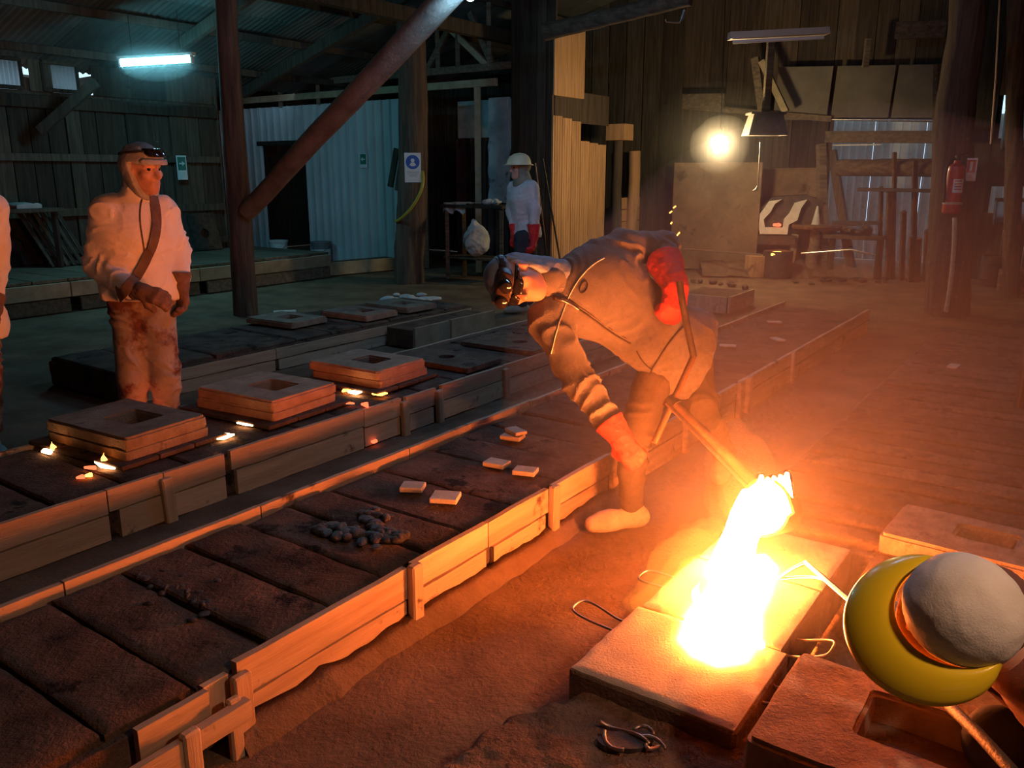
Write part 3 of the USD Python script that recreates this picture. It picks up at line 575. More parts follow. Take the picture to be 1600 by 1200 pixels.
for k, (u_, v_, lab) in enumerate(((4.98, -6.0, 'flat dark frame with square opening, leftmost on the low bed'), (5.62, -5.72, 'flat dark frame with square opening, middle one on the low bed'), (6.2, -5.72, 'flat dark frame with square opening, rightmost on the low bed'))):
    t = T('concrete_weight', lab, 'weight', W(u_, v_, .225), RZ + (.05, .03, -.02)[k]); t.part('body', weight_mesh(.6, .44, .05, .16, .13, .02, .02, 60 + k), 'weight', local=True)
# small pale tiles on the middle bed
for k, (px, py, s, rr, lab) in enumerate(((645, 761, (.10, .085), .5, 'small pale tile on the middle bed, left one of the near pair'), (696, 777, (.115, .10), .45, 'small pale tile on the middle bed, right one of the near pair'), (776, 724, (.11, .08), .1, 'small pale tile on the middle bed, left one of the middle pair'),
        (821, 736, (.105, .08), .3, 'small pale tile on the middle bed, right one of the middle pair'), (801, 682, (.11, .085), .2, 'small pale tile on the middle bed, lower one of the far crossed pair'))):
    c = G(px, py, .236); single('core_tile', box(c, (*s, .022), RZ + rr, .003), 'chip', lab, 'tile', 'pale tiles on the middle bed' if 0 else None)
c = G(806, 674, .258); single('core_tile', box(c + [0, 0, .002], (.11, .07, .018), RZ - .4, .003), 'chip', 'small pale tile on the middle bed, upper one of the far crossed pair', 'tile')
for k, (px, py, z, lab) in enumerate(((1210, 503, .23, 'pale chip lying on the far end of the middle bed'), (1490, 572, .215, 'pale chip lying on the right bed'), (1215, 530, .23, 'pale chip on the middle bed nearer than the far end'), (1137, 540, .23, 'pale chip beside the bending man\'s hip'))):
    single('core_tile', box(G(px, py, z), (.13, .07, .014), RZ + .5 + k, .003), 'chip', lab, 'tile')
# slag crusts
def lumps(c, n, spread, r, seed, flatz=.6):
    g = np.random.default_rng(seed); ms = []
    for k in range(n):
        s = trimesh.creation.icosphere(2, 1.0); v = np.array(s.vertices) * r * g.uniform(.5, 1.4, 3) * [1, 1, flatz]; v *= (1 + .5 * (meshkit.fbm(np.array(s.vertices) * 2 + k, 3, seed + k) - .5))[:, None] * 1.2
        d = g.normal(0, 1, 2) * spread; ms.append((v + np.asarray(c) + [d[0], d[1], 0] , np.array(s.faces)))
    return cat(ms)
def crust(px0, px1, z, n, seed, lab, spread=.03, r=.022):
    a, b = G(*px0, z), G(*px1, z); m = cat([lumps(a + (b - a) * q + [0, 0, -.003], n, spread, r, seed + k) for k, q in enumerate(np.linspace(0, 1, 6))])
    single('slag_crust', m, 'slag', lab, 'slag', kind='stuff', smooth=40)
crust((510, 826), (620, 838), .222, 9, 5, 'black crumbly slag crust on the near middle bed', .03, .021)
crust((575, 800), (600, 845), .222, 5, 8, 'black slag lumps right of the crust on the near middle bed', .026, .019)
crust((235, 905), (330, 955), .215, 4, 15, 'dark slag scatter on the nearest part of the middle bed', .04, .012)
crust((800, 525), (850, 520), .235, 4, 19, 'dark slag on the left bed left of the bending man\'s chest', .06, .018)
# sand heap with slag splash in the front
def heap(poly_px, h, lab, seed):
    pts = np.array([G(x, y, h * .6)[:2] for x, y in poly_px]); from shapely.geometry import Polygon
    from shapely import contains_xy, distance, points
    P_ = Polygon(pts); x0, y0, x1, y1 = P_.bounds; n = 110
    X, Y = np.meshgrid(np.linspace(x0, x1, n), np.linspace(y0, y1, n), indexing='ij'); ins = contains_xy(P_, X, Y); dd = distance(P_.boundary, points(X, Y)) * np.where(ins, 1, -1)
    q = np.stack([X, Y, X * 0], -1); dd = dd + .06 * (meshkit.fbm(q * 14, 3, seed) - .5); e = np.clip(dd / .10, -1, 1)
    Z = np.where(e > 0, h * np.sin(np.clip(e, 0, 1) * math.pi / 2), -.05) - .012 + .024 * (meshkit.fbm(q * 17, 4, seed) - .5) * np.clip(e * 2, 0, 1)
    i, j = np.meshgrid(np.arange(n - 1), np.arange(n - 1), indexing='ij')
    single('sand_heap', (np.stack([X, Y, Z], -1).reshape(-1, 3), np.stack([i * n + j, (i + 1) * n + j, (i + 1) * n + j + 1, i * n + j + 1], -1).reshape(-1, 4)), 'mouldfront', lab, 'sand', kind='stuff', smooth=True)
M['mouldfront'] = mat('loose_front_sand', (.13, .08, .055), (.26, .165, .11), 7, .95, .9, fine=60, spec=.1, vary=0, bdist=.02)
heap([(770, 1120), (900, 1075), (1000, 1085), (1190, 1140), (1330, 1330), (480, 1330)], .15, 'loose crumbly sand heap in front of the pouring row', 3)
t = T('slag_splash', 'dark hardened slag splash with shiny ragged edges on the front sand', 'slag', G(985, 1150, .145))
c = G(980, 1158, .148); g = np.random.default_rng(4)
r_ = .055 * (1 + .5 * (meshkit.noise(np.c_[np.cos(np.arange(24) / 24 * 6.283) * 2, np.sin(np.arange(24) / 24 * 6.283) * 2, np.zeros(24)], 3) - .5))
t.part('crust', place(prism([(math.cos(a) * q * 1.25, math.sin(a) * q * .8) for a, q in zip(np.arange(24) / 24 * 6.283, r_)], -.01, .006), c), 'slag')
for k, pp in enumerate((((938, 1128), (960, 1138), (1000, 1150), (1015, 1162)), ((945, 1142), (952, 1165), (975, 1172)), ((1000, 1150), (1020, 1152), (1040, 1170)), ((990, 1140), (1012, 1136), (1022, 1148)), ((1010, 1160), (1014, 1170), (1030, 1166)))):
    pts = bez([G(x, y, .156 + .006 * math.sin(x)) for x, y in pp], 14); t.part('bright_bead', tube(pts, .0035 + .0025 * g.random(14), 7), 'wire', smooth=True)
# ------------------------------------------------------------------ glowing spills on the left bed
def spill(poly, z, mt, lab, name='glowing_spill', th=.006):
    P_ = [G(x, y, z) for x, y in poly]; from shapely.geometry import Polygon
    pg = Polygon([p[:2] for p in P_]).buffer(.004).buffer(.004); m = prism(pg, z - .002, z + th)
    v = m[0] + np.c_[np.zeros((len(m[0]), 2)), .004 * (meshkit.noise(m[0] * 60, 2) - .5)]
    return single(name, (v, m[1]), mt, lab, 'molten iron')
SP = (([(150, 722), (160, 730), (178, 732), (187, 726), (176, 719), (160, 717), (166, 724)], 'ember_hot', 'white hot spill in front of the nearest stack of weights'),
      ([(67, 706), (78, 709), (80, 705), (70, 703)], 'ember_hot', 'small glowing spill left of the nearest stack of weights'),
      ([(134, 731), (148, 733), (147, 730)], 'ember_low', 'dull red spill beside the white hot one'), ([(122, 747), (130, 747), (128, 744)], 'ember_low', 'tiny dull red drop at the near left bed'), ([(136, 744), (142, 744), (141, 741)], 'ember', 'tiny orange drop at the near left bed'),
      ([(325, 683), (338, 686), (350, 686), (364, 680), (348, 678), (338, 682)], 'ember_hot', 'glowing spill between the nearest and the middle stack, close to the edge boards'),
      ([(372, 661), (384, 664), (394, 665), (402, 662), (390, 659), (382, 661)], 'ember_hot', 'glowing yellow spill before the middle stack of weights'), ([(390, 657), (400, 658), (408, 656), (396, 654)], 'ember', 'small orange spill before the middle stack of weights'),
      ([(545, 613), (556, 616), (564, 613), (554, 611)], 'ember_hot', 'white hot spill before the far stack of weights'), ([(536, 612), (546, 610), (552, 608), (538, 609)], 'ember', 'orange spill before the far stack of weights'),
      ([(505, 617), (520, 622), (535, 628), (552, 631), (534, 631), (512, 622)], 'ember_low', 'long red streak of cooling iron before the far stack'), ([(583, 616), (595, 618), (604, 615), (592, 613)], 'ember', 'red orange spill right of the far stack'),
      ([(566, 632), (574, 636), (573, 630)], 'ember_low', 'dull red drop on the edge board of the left bed'), ([(656, 588), (664, 589), (668, 586), (660, 585)], 'ember_hot', 'small white hot spill by the flat grey plate'), ([(668, 586), (676, 586), (674, 584)], 'ember_low', 'small red spill by the flat grey plate'),
      ([(295, 637), (320, 643), (350, 650), (352, 648), (322, 639)], 'ember_low', 'long dull red strip of iron between the nearest and middle stacks'))
for poly, mt, lab in SP: spill(poly, .226, mt, lab)
spill([(537, 512), (546, 513), (548, 510), (540, 510)], .178, 'ember_low', 'faint red drop on the low bed behind the left man')
spill([(577, 686), (584, 692), (588, 690), (582, 684)], .012, 'ember_low', 'faint red drop on the floor below the left bed')
def flame(c, h, w, mt, lab, seed=0):
    n = 14; s = np.linspace(0, 1, n); prof = np.c_[w * np.sin(np.pi * np.minimum(1, s * 1.02 + .12)) ** .9 * (1 - s * .45) + .0008, s * h]
    v, f = lathe(prof, 12); v[:, 0] += .35 * w * np.sin(v[:, 2] / h * 4 + seed) * (v[:, 2] / h); v[:, 1] += .3 * w * np.sin(v[:, 2] / h * 5 + 1 + seed) * (v[:, 2] / h)
    single('small_flame', (v + np.asarray(c), f), mt, lab, 'flame', smooth=True)
flame(G(84, 704, .226), .045, .016, 'ember', 'small orange flame at the left end of the nearest stack', 1); flame(G(164, 724, .226), .05, .016, 'ember', 'small orange flame over the white hot spill', 2)
flame(G(453, 606, .30), .022, .012, 'ember_hot', 'small flame in the opening of the middle stack', 3); flame(G(498, 590, .236), .05, .010, 'blueflame', 'small blue flame at the left end of the far stack', 4)
# glowing metal down in the weights' openings
spill([(212, 650), (235, 653), (246, 642), (224, 640)], .245, 'ember_low', 'dull red metal in the opening of the nearest stack', th=.012)
spill([(425, 603), (448, 606), (458, 597), (436, 596)], .245, 'ember_low', 'dull red metal in the opening of the middle stack', th=.012)
# ------------------------------------------------------------------ ladle, stream, molten pool, flame
LC = D(1193, 793, 2.74)                                   # middle of the ladle mouth
POURDIR = W(-.80, -.25, 0); POURDIR = POURDIR / np.linalg.norm(POURDIR)
axis = np.array([*(POURDIR[:2] * .93), .38]); axis /= np.linalg.norm(axis)          # the mouth points forward and a little up
ld = T('pouring_ladle', 'long shanked hand ladle tipped over the mould, full of white hot iron', 'ladle', (LC[0], LC[1], .2))
RL = R3(np.cross(axis, [0, 0, 1.0]), axis)
prof = [(.0, -.15), (.055, -.15), (.075, -.135), (.098, -.02), (.106, .0), (.096, .0), (.089, -.02), (.066, -.12), (.0, -.128)]
v, f = lathe(prof, 36); lip = np.clip((v[:, 2] + .03) / .03, 0, 1) * np.exp(-((np.arctan2(v[:, 0], v[:, 1]) - 3.1) / .35) ** 2); v[:, 1] -= lip * .02
ld.part('bowl', xf((v, f), RL, LC), 'ladle', smooth=40)
v, f = lathe([(.0, -.008), (.05, .006), (.094, -.004), (.090, -.03), (.0, -.03)], 30); v[:, 2] += .008 * (meshkit.noise(v * 40, 3) - .5)
ld.part('molten_iron', xf((v, f), RL, LC), 'iron_melt', 'white hot liquid iron filling the mouth of the ladle', smooth=True)
# hanging jagged crust at the ladle's upper rim, glowing
for k, (px, py) in enumerate(((1188, 742), (1198, 746), (1208, 744), (1218, 742), (1228, 738))):
    a = D(px - 2, py + 44, 2.74); b = D(px + 2, py, 2.77); ld.part('glowing_crust', tube([a, (a + b) / 2 + [0, .004, 0], b], [.030, .020, .006], 8), 'iron_melt')
s0 = LC + axis * .0 + RL[:, 2] * 0 - np.array([0, 0, .055]); land = W(2.44, -.86, .205)
pts = bez([LC + POURDIR * .03 + [0, 0, .03], LC + POURDIR * .09 + [0, 0, -.03], LC + POURDIR * .14 + [0, 0, -.12], [*(LC + POURDIR * .17)[:2], .2]], 18)
v, f = tube(pts, np.r_[np.linspace(.070, .060, 9), np.linspace(.060, .080, 9)], 18)
single('iron_stream', (v + .01 * (meshkit.fbm(v * 30, 3, 2)[:, None] - .5), f), 'iron_melt', 'white hot iron stream falling from the ladle lip', 'molten iron', smooth=True)
from shapely.geometry import Polygon
blob = [(1195, 868), (1215, 888), (1205, 925), (1190, 960), (1188, 1000), (1165, 1035), (1120, 1042), (1082, 1025), (1060, 1000), (1072, 962), (1098, 930), (1120, 900), (1150, 875)]
pg = Polygon([G(x, y, .2)[:2] for x, y in blob]).buffer(-.01).buffer(.02).buffer(-.01); m = prism(pg, .196, .209)
single('iron_pool', m, 'iron_melt', 'white hot iron pool spreading on the mould top', 'molten iron', smooth=False)
# the bent handle: shank, cross bar and hand lever (held by the bending man)
Q = lambda x, y, Y: D(x, y, Y)
h0, h1 = Q(1048, 628, 3.22), LC - axis * .13
ld.part('shank', tube(bez([h0, h0 + (h1 - h0) * .5 + [0, 0, .004], h1], 14), .0225, 14), 'rust', 'thick scaly iron shank', smooth=40)
ld.part('shank_rod', tube([h0 + [-.02, -.02, .0], h1 + [-.03, -.02, -.01]], .008, 10), 'steel', 'thin bright rod along the shank', smooth=40)
hb0, hb1 = Q(1084, 556, 3.30), Q(1022, 692, 3.12)
ld.part('cross_bar', tube([hb0, (hb0 + hb1) / 2, hb1], .0125, 12), 'rust', 'cross bar of the handle', smooth=40)
ld.part('collar', tube([h0 + (h1 - h0) * -.02, h0 + (h1 - h0) * .05], .032, 14), 'iron', smooth=40)
GRIP = Q(1066, 470, 3.36)
ld.part('hand_lever', tube(bez([hb0 + [0, 0, -.005], Q(1078, 530, 3.32), GRIP, Q(1062, 440, 3.38)], 14), .0145, 12), 'iron', 'dark upper hand lever', smooth=40)
# gas flame over the ladle: an emitting cloud that thins outwards
def shell_fire(name, c, rad, col, dens, lab, lean=(0, 0, 0), shells=2, seed=0):
    """burning gas: nested tongues of evenly glowing gas, so that the flame thins outwards"""
    t = T(name, lab, 'flame', c)
    for q in range(shells):
        k = (1, .62)[q]; mt = usdkit.material(stage, f'{LOOK}/{name}_gas_{q}', {'v': ('principled_volume', {'color': (.6, .5, .4), 'density': 0.02, 'emission_color': col, 'emission_strength': dens * (.45, 1.9)[q]})}, [], volume='v.volume')
        v = np.array(_ico.vertices); z = v[:, 2]; up = np.clip(z, 0, 1)
        w = v * np.array([1, 1, 1.0]) * np.where(z > 0, 1 - .35 * up, 1)[:, None] * [1, 1, 1]; w[:, 2] = np.where(z > 0, z * 1.0, z * .55)
        w = w * (1 + .28 * (meshkit.fbm(v * 1.9 + seed * 5 + q, 3, seed + q) - .5) * 2)[:, None] * k
        w = w * np.asarray(rad); w = w + up[:, None] * np.asarray(lean)
        M[f'{name}_gas_{q}'] = mt; t.part('outer_flame' if q == 0 else 'inner_flame', (w + np.asarray(c) + np.asarray(lean) * .1 * q, np.array(_ico.faces)), f'{name}_gas_{q}', smooth=True)
_ico = trimesh.creation.icosphere(4, 1.0)
shell_fire('ladle_flame', LC + np.array([-.03, .02, .0]), (.16, .16, .34), (1.0, .21, .03), 2.6, 'orange gas flame licking up around the tipped ladle', (-.10, .05, 0), 2, 1)
shell_fire('mould_flame', W(2.30, -.86, .23), (.23, .27, .27), (1.0, .30, .035), 7.0, 'yellow flame low over the molten pool on the mould', (.03, .03, 0), 2, 2)
g_ = np.random.default_rng(12)
for k in range(9):                                       # solid tongues of fire standing on the pool
    px, py = g_.uniform(1075, 1200), g_.uniform(915, 1030); c = G(px, py, .205); hh, ww = g_.uniform(.05, .13), g_.uniform(.012, .024); n = 12; s = np.linspace(0, 1, n)
    v, f = lathe(np.c_[ww * np.sin(np.pi * np.minimum(1, s * .95 + .1)) ** .9 * (1 - s * .5) + .0006, s * hh], 10); v[:, 0] += .5 * ww * np.sin(v[:, 2] / hh * 4 + k) * v[:, 2] / hh; v[:, 1] += .4 * ww * np.sin(v[:, 2] / hh * 5 + 2 * k) * v[:, 2] / hh
    single('fire_tongue', (v + c, f), 'flame_tongue', 'small tongue of fire standing on the white hot iron pool', 'flame', 'fire tongues on the pool', smooth=True)
# skimming rod of the crouching man, its hook near the stream
rd = T('skimming_rod', 'thin forked skimming rod reaching from behind the yellow visor to the iron stream', 'rod', G(1255, 900, .3))
tip = D(1216, 905, 2.36); e1 = D(1259, 879, 2.22); e2 = D(1330, 940, 1.75)
rd.part('shaft', tube([e1, (e1 + e2) / 2, e2], .007, 10), 'wire', smooth=True); rd.part('hook', tube(bez([e1, e1 + (tip - e1) * .5 + [0, 0, .006], tip], 10), .0055, 10), 'wire', smooth=True)
rd.part('prong', tube(bez([tip, D(1250, 902, 2.28), D(1296, 912, 2.05)], 12), .0055, 10), 'wire', smooth=True)
# ------------------------------------------------------------------ lamps
tb = T('tube_light', 'lit cold white fluorescent tube under the roof at the left', 'lamp', D(243, 96, 10.4))
a, b = D(190, 99, 10.4), D(298, 93, 10.4); a2, b2 = D(184, 99.5, 10.4), D(304, 92.5, 10.4)
tb.part('tube', tube([a, (a + b) / 2, b], .034, 14), 'tubelamp', smooth=True); tb.part('batten', beam(a2 + [0, .02, .062], b2 + [0, .02, .062], .09, .04), 'white_enamel')
for e, d in ((a, -1), (b, 1)): tb.part('end_cap', beam(e, e + (b - a) / np.linalg.norm(b - a) * .03 * d, .06, .09), 'white_enamel')
tb.part('hanger', cat([tube([e + [0, .02, .08], e + [0, .02, .55]], .004, 6) for e in (a + (b - a) * .15, a + (b - a) * .85)]), 'iron')
ml = T('pendant_lamp', 'bright blue white lamp at the top edge of the picture beside the log brace', 'lamp', D(735, -6, 7.3))
c = D(735, -12, 7.3); s_ = trimesh.creation.icosphere(3, .055); ml.part('bulb', (np.array(s_.vertices) * [1, 1, 1.25] + c, np.array(s_.faces)), 'lamp2', smooth=True); ml.part('socket', tube([c + [0, 0, .06], c + [0, 0, .16]], .025, 14), 'black'); ml.part('cord', tube([c + [0, 0, .15], c + [0, 0, 1.2]], .005, 6), 'black')
bl = T('bare_bulb', 'glaring bare warm bulb hanging before the dark plank wall', 'lamp', D(1125, 225, 11.6))
c = D(1125, 225, 11.6); s_ = trimesh.creation.icosphere(3, .11); bl.part('bulb', (np.array(s_.vertices) + c, np.array(s_.faces)), 'bulb', smooth=True); bl.part('socket', tube([c + [0, 0, .10], c + [0, 0, .20]], .03, 14), 'black'); bl.part('cord', tube([c + [0, 0, .17], c + [0, .3, 3.0]], .006, 6), 'black')
ul = T('tube_light', 'unlit dusty fluorescent fitting high at the right', 'lamp', D(1215, 60, 9.3))
a, b = D(1139, 62, 9.3), D(1293, 54, 9.3)
v, f = prism([(-.085, .0), (.085, .0), (.05, .07), (-.05, .07)], 0, np.linalg.norm(b - a)); t_, s_, n_, L_ = frame(a, b); ul.part('reflector', (a + v[:, 2:] * t_ + v[:, :1] * s_ + v[:, 1:2] * n_, f), 'dull_enamel', smooth=20)
ul.part('tube', tube([a - n_ * .025 + t_ * .04, b - n_ * .025 - t_ * .04], .018, 12), 'white_enamel', smooth=True); ul.part('hanger', cat([tube([a + t_ * q + n_ * .07, a + t_ * q + [0, 0, 2.0]], .004, 6) for q in (.2, L_ - .2)]), 'iron')
single('wire_hook', tube([D(1040, 30, 9.2), D(1041, 34, 9.2), D(1052, 35, 9.2), D(1062, 35, 9.2), D(1066, 27, 9.2), D(1070, 16, 9.2)], [.012, .008, .008, .010, .018, .024], 8), 'steel', 'bright bent metal hook hanging under the crooked log rafter', 'hook')
sh = T('metal_hood', 'flared sheet metal hood right of the bare bulb', 'hood', D(1194, 196, 11.6)); c = D(1194, 212, 11.6)
v, f = lathe([(.27, 0), (.20, .27), (.19, .27), (.26, 0)], 4); v = rotz(v, math.pi / 4) * [1.35, 1, 1]; sh.part('skirt', (v + c, f), 'greypanel', smooth=False); sh.part('rim', box(c + [0, 0, .28], (.46, .3, .03)), 'greypanel'); sh.part('neck', beam(c + [0, 0, .27], c + [0, 0, 1.2], .09, .09), 'beamx')
single('hanging_wire', tube([D(1188, 222, 11.5), D(1186, 260, 11.5), D(1184, 290, 11.5), D(1181, 297, 11.5), D(1176, 299, 11.5)], [.009, .009, .010, .022, .014], 8), 'wire', 'bright thin wire hanging below the metal hood', 'wire')
def puff(c, rad, dens, lab, seed, shells=2):
    """a smoke cloud: nested even layers, thinner outwards"""
    t = T('smoke_cloud', lab, 'smoke', c)
    for q in range(shells):
        M['puff%d_%d' % (seed, q)] = usdkit.material(stage, f'{LOOK}/smoke_{seed}_{q}', {'v': ('scatter_volume', {'color': (.82, .80, .77), 'density': dens * (1, 5.5)[q], 'anisotropy': .45})}, [], volume='v.volume')
        v = np.array(_ico3.vertices); w = v * (1 + .25 * (meshkit.fbm(v * 1.4 + seed + q, 3, seed + q)[:, None] - .5)) * np.asarray(rad) * (1, .45)[q]; t.part('smoke_layer', (w + np.asarray(c), np.array(_ico3.faces)), 'puff%d_%d' % (seed, q), smooth=True)
_ico3 = trimesh.creation.icosphere(3, 1.0)
puff(np.array([1.25, 3.3, .75]), (1.3, 1.55, 1.0), .06, 'thin orange lit smoke drifting over the pour and the right bed', 3, 1)
puff(D(1125, 225, 11.6), (.9, .7, .85), .03, 'thin smoke lit by the bare bulb at the back', 4, 2)
puff(D(243, 96, 10.4), (1.1, .5, .5), .025, 'thin smoke lit by the cold tube at the left', 5, 2)
ot = T('tube_light', 'cold fluorescent tube under the roof above the top edge of the picture', 'lamp', (1.1, 5.1, 3.4)); a, b = np.array([.4, 4.9, 3.4]), np.array([1.7, 5.3, 3.4])
ot.part('tube', tube([a, (a + b) / 2, b], .03, 12), 'tube_over', smooth=True); ot.part('batten', beam(a + [0, 0, .06], b + [0, 0, .06], .09, .04), 'white_enamel'); ot.part('hanger', cat([tube([e + [0, 0, .08], e + [0, 0, 2.0]], .004, 6) for e in (a + (b - a) * .15, a + (b - a) * .85)]), 'iron')
rb = T('bare_bulb', 'warm bare bulb hanging close beside the camera, above the crouching man', 'lamp', (1.35, .75, 2.0))
c = np.array([1.35, .75, 2.0]); s_ = trimesh.creation.icosphere(2, .05); rb.part('bulb', (np.array(s_.vertices) + c, np.array(s_.faces)), 'bulb_near', smooth=True); rb.part('socket', tube([c + [0, 0, .045], c + [0, 0, .13]], .025, 12), 'black'); rb.part('cord', tube([c + [0, 0, .12], c + [0, 0, 3.2]], .005, 6), 'black')
# ------------------------------------------------------------------ people: bodies and clothes as distance fields
class Field:
    def __init__(s, lo, hi, h):
        s.lo = np.asarray(lo, float); s.h = h; n = np.ceil((np.asarray(hi, float) - s.lo) / h).astype(int) + 1
        s.ax = [s.lo[k] + h * np.arange(n[k]) for k in range(3)]; s.S = np.full(n, .3, np.float32)
    def sub(s, lo, hi):
        return tuple(slice(max(0, int((lo[k] - s.lo[k]) / s.h)), max(0, int((hi[k] - s.lo[k]) / s.h) + 2)) for k in range(3))
    def grid(s, sl): return np.stack(np.meshgrid(*[s.ax[k][sl[k]] for k in range(3)], indexing='ij'), -1)
    def add(s, d, sl, k):
        a = s.S[sl]; h = np.maximum(k - np.abs(a - d), 0) / k if k > 0 else 0
        s.S[sl] = np.minimum(a, d) - h * h * k / 4
    def cone(s, a, b, ra, rb=None, k=.03, sq=None):
        """a round cone; sq = (axis, factor): squashed along that axis"""
        rb = ra if rb is None else rb; a, b = np.asarray(a, float), np.asarray(b, float); m = max(ra, rb) * max(1, sq[1] if sq else 1) + .05 + k
        sl = s.sub(np.minimum(a, b) - m, np.maximum(a, b) + m); p = s.grid(sl)
        if p.size == 0: return s
        t = np.clip(((p - a) @ (b - a)) / max((b - a) @ (b - a), 1e-9), 0, 1); q = p - a - t[..., None] * (b - a)
        if sq:
            ax = np.asarray(sq[0], float); ax = ax / np.linalg.norm(ax); c = q @ ax; q = q + (c / sq[1] - c)[..., None] * ax
        s.add((np.linalg.norm(q, axis=-1) - (ra + t * (rb - ra))).astype(np.float32), sl, k); return s
    def ell(s, c, r, R=np.eye(3), k=.03):
        c = np.asarray(c, float); r = np.asarray(r, float); m = r.max() + .06; sl = s.sub(c - m, c + m); p = s.grid(sl) - c
        if p.size == 0: return s
        q = (p @ np.asarray(R)) / r; l = np.linalg.norm(q, axis=-1); l2 = np.linalg.norm(q / r, axis=-1) + 1e-9
        s.add((l * (l - 1) / l2).astype(np.float32), sl, k); return s
    def cut(s, p0, n):
        """keep the side the normal points away from"""
        n = np.asarray(n, float) / np.linalg.norm(n); g = s.grid((slice(None),) * 3); s.S = np.maximum(s.S, ((g - np.asarray(p0, float)) @ n).astype(np.float32)); return s
    def mesh(s): return nets(s.S, s.lo, s.h)
def nets(S, lo, h):
    """surface nets: one vertex per cell that the surface crosses"""
    S = np.pad(S, 1, constant_values=.3); lo = np.asarray(lo, float) - h
    I = S < 0; n = np.array(S.shape) - 1
    cor = [(a, b, c) for a in (0, 1) for b in (0, 1) for c in (0, 1)]
    cs = sum(I[a:a + n[0], b:b + n[1], c:c + n[2]].astype(np.int8) for a, b, c in cor); act = (cs > 0) & (cs < 8)
    idx = np.full(n, -1, int); cells = np.argwhere(act); idx[act] = np.arange(len(cells))
    P = np.zeros((len(cells), 3)); N = np.zeros(len(cells)); i, j, k = cells.T
    for e in range(3):
        o1 = [o for o in cor if o[e] == 0]
        for o in o1:
            p = list(o); p[e] = 1; a = S[i + o[0], j + o[1], k + o[2]]; b = S[i + p[0], j + p[1], k + p[2]]; x = (a < 0) != (b < 0)
            t = np.where(x, a / np.where(x, a - b, 1), 0); q = np.tile(np.array(o, float), (len(cells), 1)); q[:, e] = t
            P += q * x[:, None]; N += x
    V = lo + h * (cells + P / N[:, None]); F = []
    for e in range(3):
        u, w = (e + 1) % 3, (e + 2) % 3; sl0 = [slice(1, -1)] * 3; sl0[e] = slice(0, -1); sl1 = list(sl0); sl1[e] = slice(1, None)
        a = I[tuple(sl0)]; b = I[tuple(sl1)]; x = a != b; at = np.argwhere(x); 
        if not len(at): continue
        at = at + np.array([0 if q == e else 1 for q in range(3)]); fl = I[tuple(at.T)]
        def c(du, dw):
            q = at.copy(); q[:, u] -= du; q[:, w] -= dw; return idx[tuple(q.T)]
        quad = np.stack([c(1, 1), c(0, 1), c(0, 0), c(1, 0)], 1); quad[~fl] = quad[~fl][:, ::-1]; F.append(quad)
    F = np.vstack(F); F = F[(F >= 0).all(1)]
    return V, np.vstack([F[:, [0, 1, 2]], F[:, [0, 2, 3]]])
def normals(m):
    v, f, n = meshkit.arrays(m, True); return n
def folds(m, bones, amp=.007, freq=26, seed=0, power=1.0):
    """cloth folds: ridges that run round each limb, crowded near the joints"""
    v, f = m; n = normals(m); best = np.full(len(v), 1e9); val = np.zeros(len(v))
    for q, (a, b, am) in enumerate(bones):
        a, b = np.asarray(a, float), np.asarray(b, float); L = np.linalg.norm(b - a); t = np.clip((v - a) @ (b - a) / L ** 2, 0, 1); d = np.linalg.norm(v - a - t[:, None] * (b - a), axis=1)
        w = meshkit.fbm(v * 6 + q * 11, 2, seed + q); s = np.sin(t * L * freq * 1.5 + 12 * w + q) ; r = (1 - np.abs(s)) ** 1.3 * np.clip(meshkit.noise(v * 11 + q, seed + 3 + q) * 1.6 - .3, 0, 1) ** power
        up = d < best; val = np.where(up, am * (r - .3), val); best = np.minimum(best, d)
    g = meshkit.fbm(v * 16, 3, seed + 40) - .5
    return v + n * (amp * val * 2 + amp * .35 * g)[:, None], f
def head_field(f, C, R, k=.02, grow=0.0):
    """adds a head (centre C, axes R: right, forward, up) to a field"""
    L = lambda x, y, z: np.asarray(C) + R @ np.array([x, y, z])
    f.ell(L(0, -.012, .035), (.077 + grow, .097 + grow, .088 + grow), R, k); f.ell(L(0, .022, -.045), (.058 + grow, .072 + grow, .075 + grow), R, .04); f.ell(L(0, .062, -.088), (.026, .03, .026), R, .03)
    return f
def face(f, C, R):
    L = lambda x, y, z: np.asarray(C) + R @ np.array([x, y, z])
    f.cone(L(0, .088, .018), L(0, .112, -.022), .010, .0155, .014)
    for s in (-1, 1):
        f.cone(L(s * .012, .094, -.026), L(s * .02, .088, -.03), .009, .006, .01); f.cone(L(s * .014, .086, .034), L(s * .05, .07, .034), .011, .008, .012)
        f.ell(L(s * .048, .060, -.012), (.022, .02, .018), R, .02); f.ell(L(s * .079, -.012, .0), (.010, .026, .036), R, .012)
    f.cone(L(-.022, .083, -.056), L(.022, .083, -.056), .0075, .0075, .01); f.cone(L(-.018, .082, -.067), L(.018, .082, -.067), .008, .008, .008)
    return f
def eyes(t, C, R):
    L = lambda x, y, z: np.asarray(C) + R @ np.array([x, y, z]); s_ = trimesh.creation.icosphere(2, .0115)
    for s in (-1, 1): t.part('eye', (np.array(s_.vertices) + L(s * .031, .073, .014), np.array(s_.faces)), 'lens', parent=t.body, smooth=True)
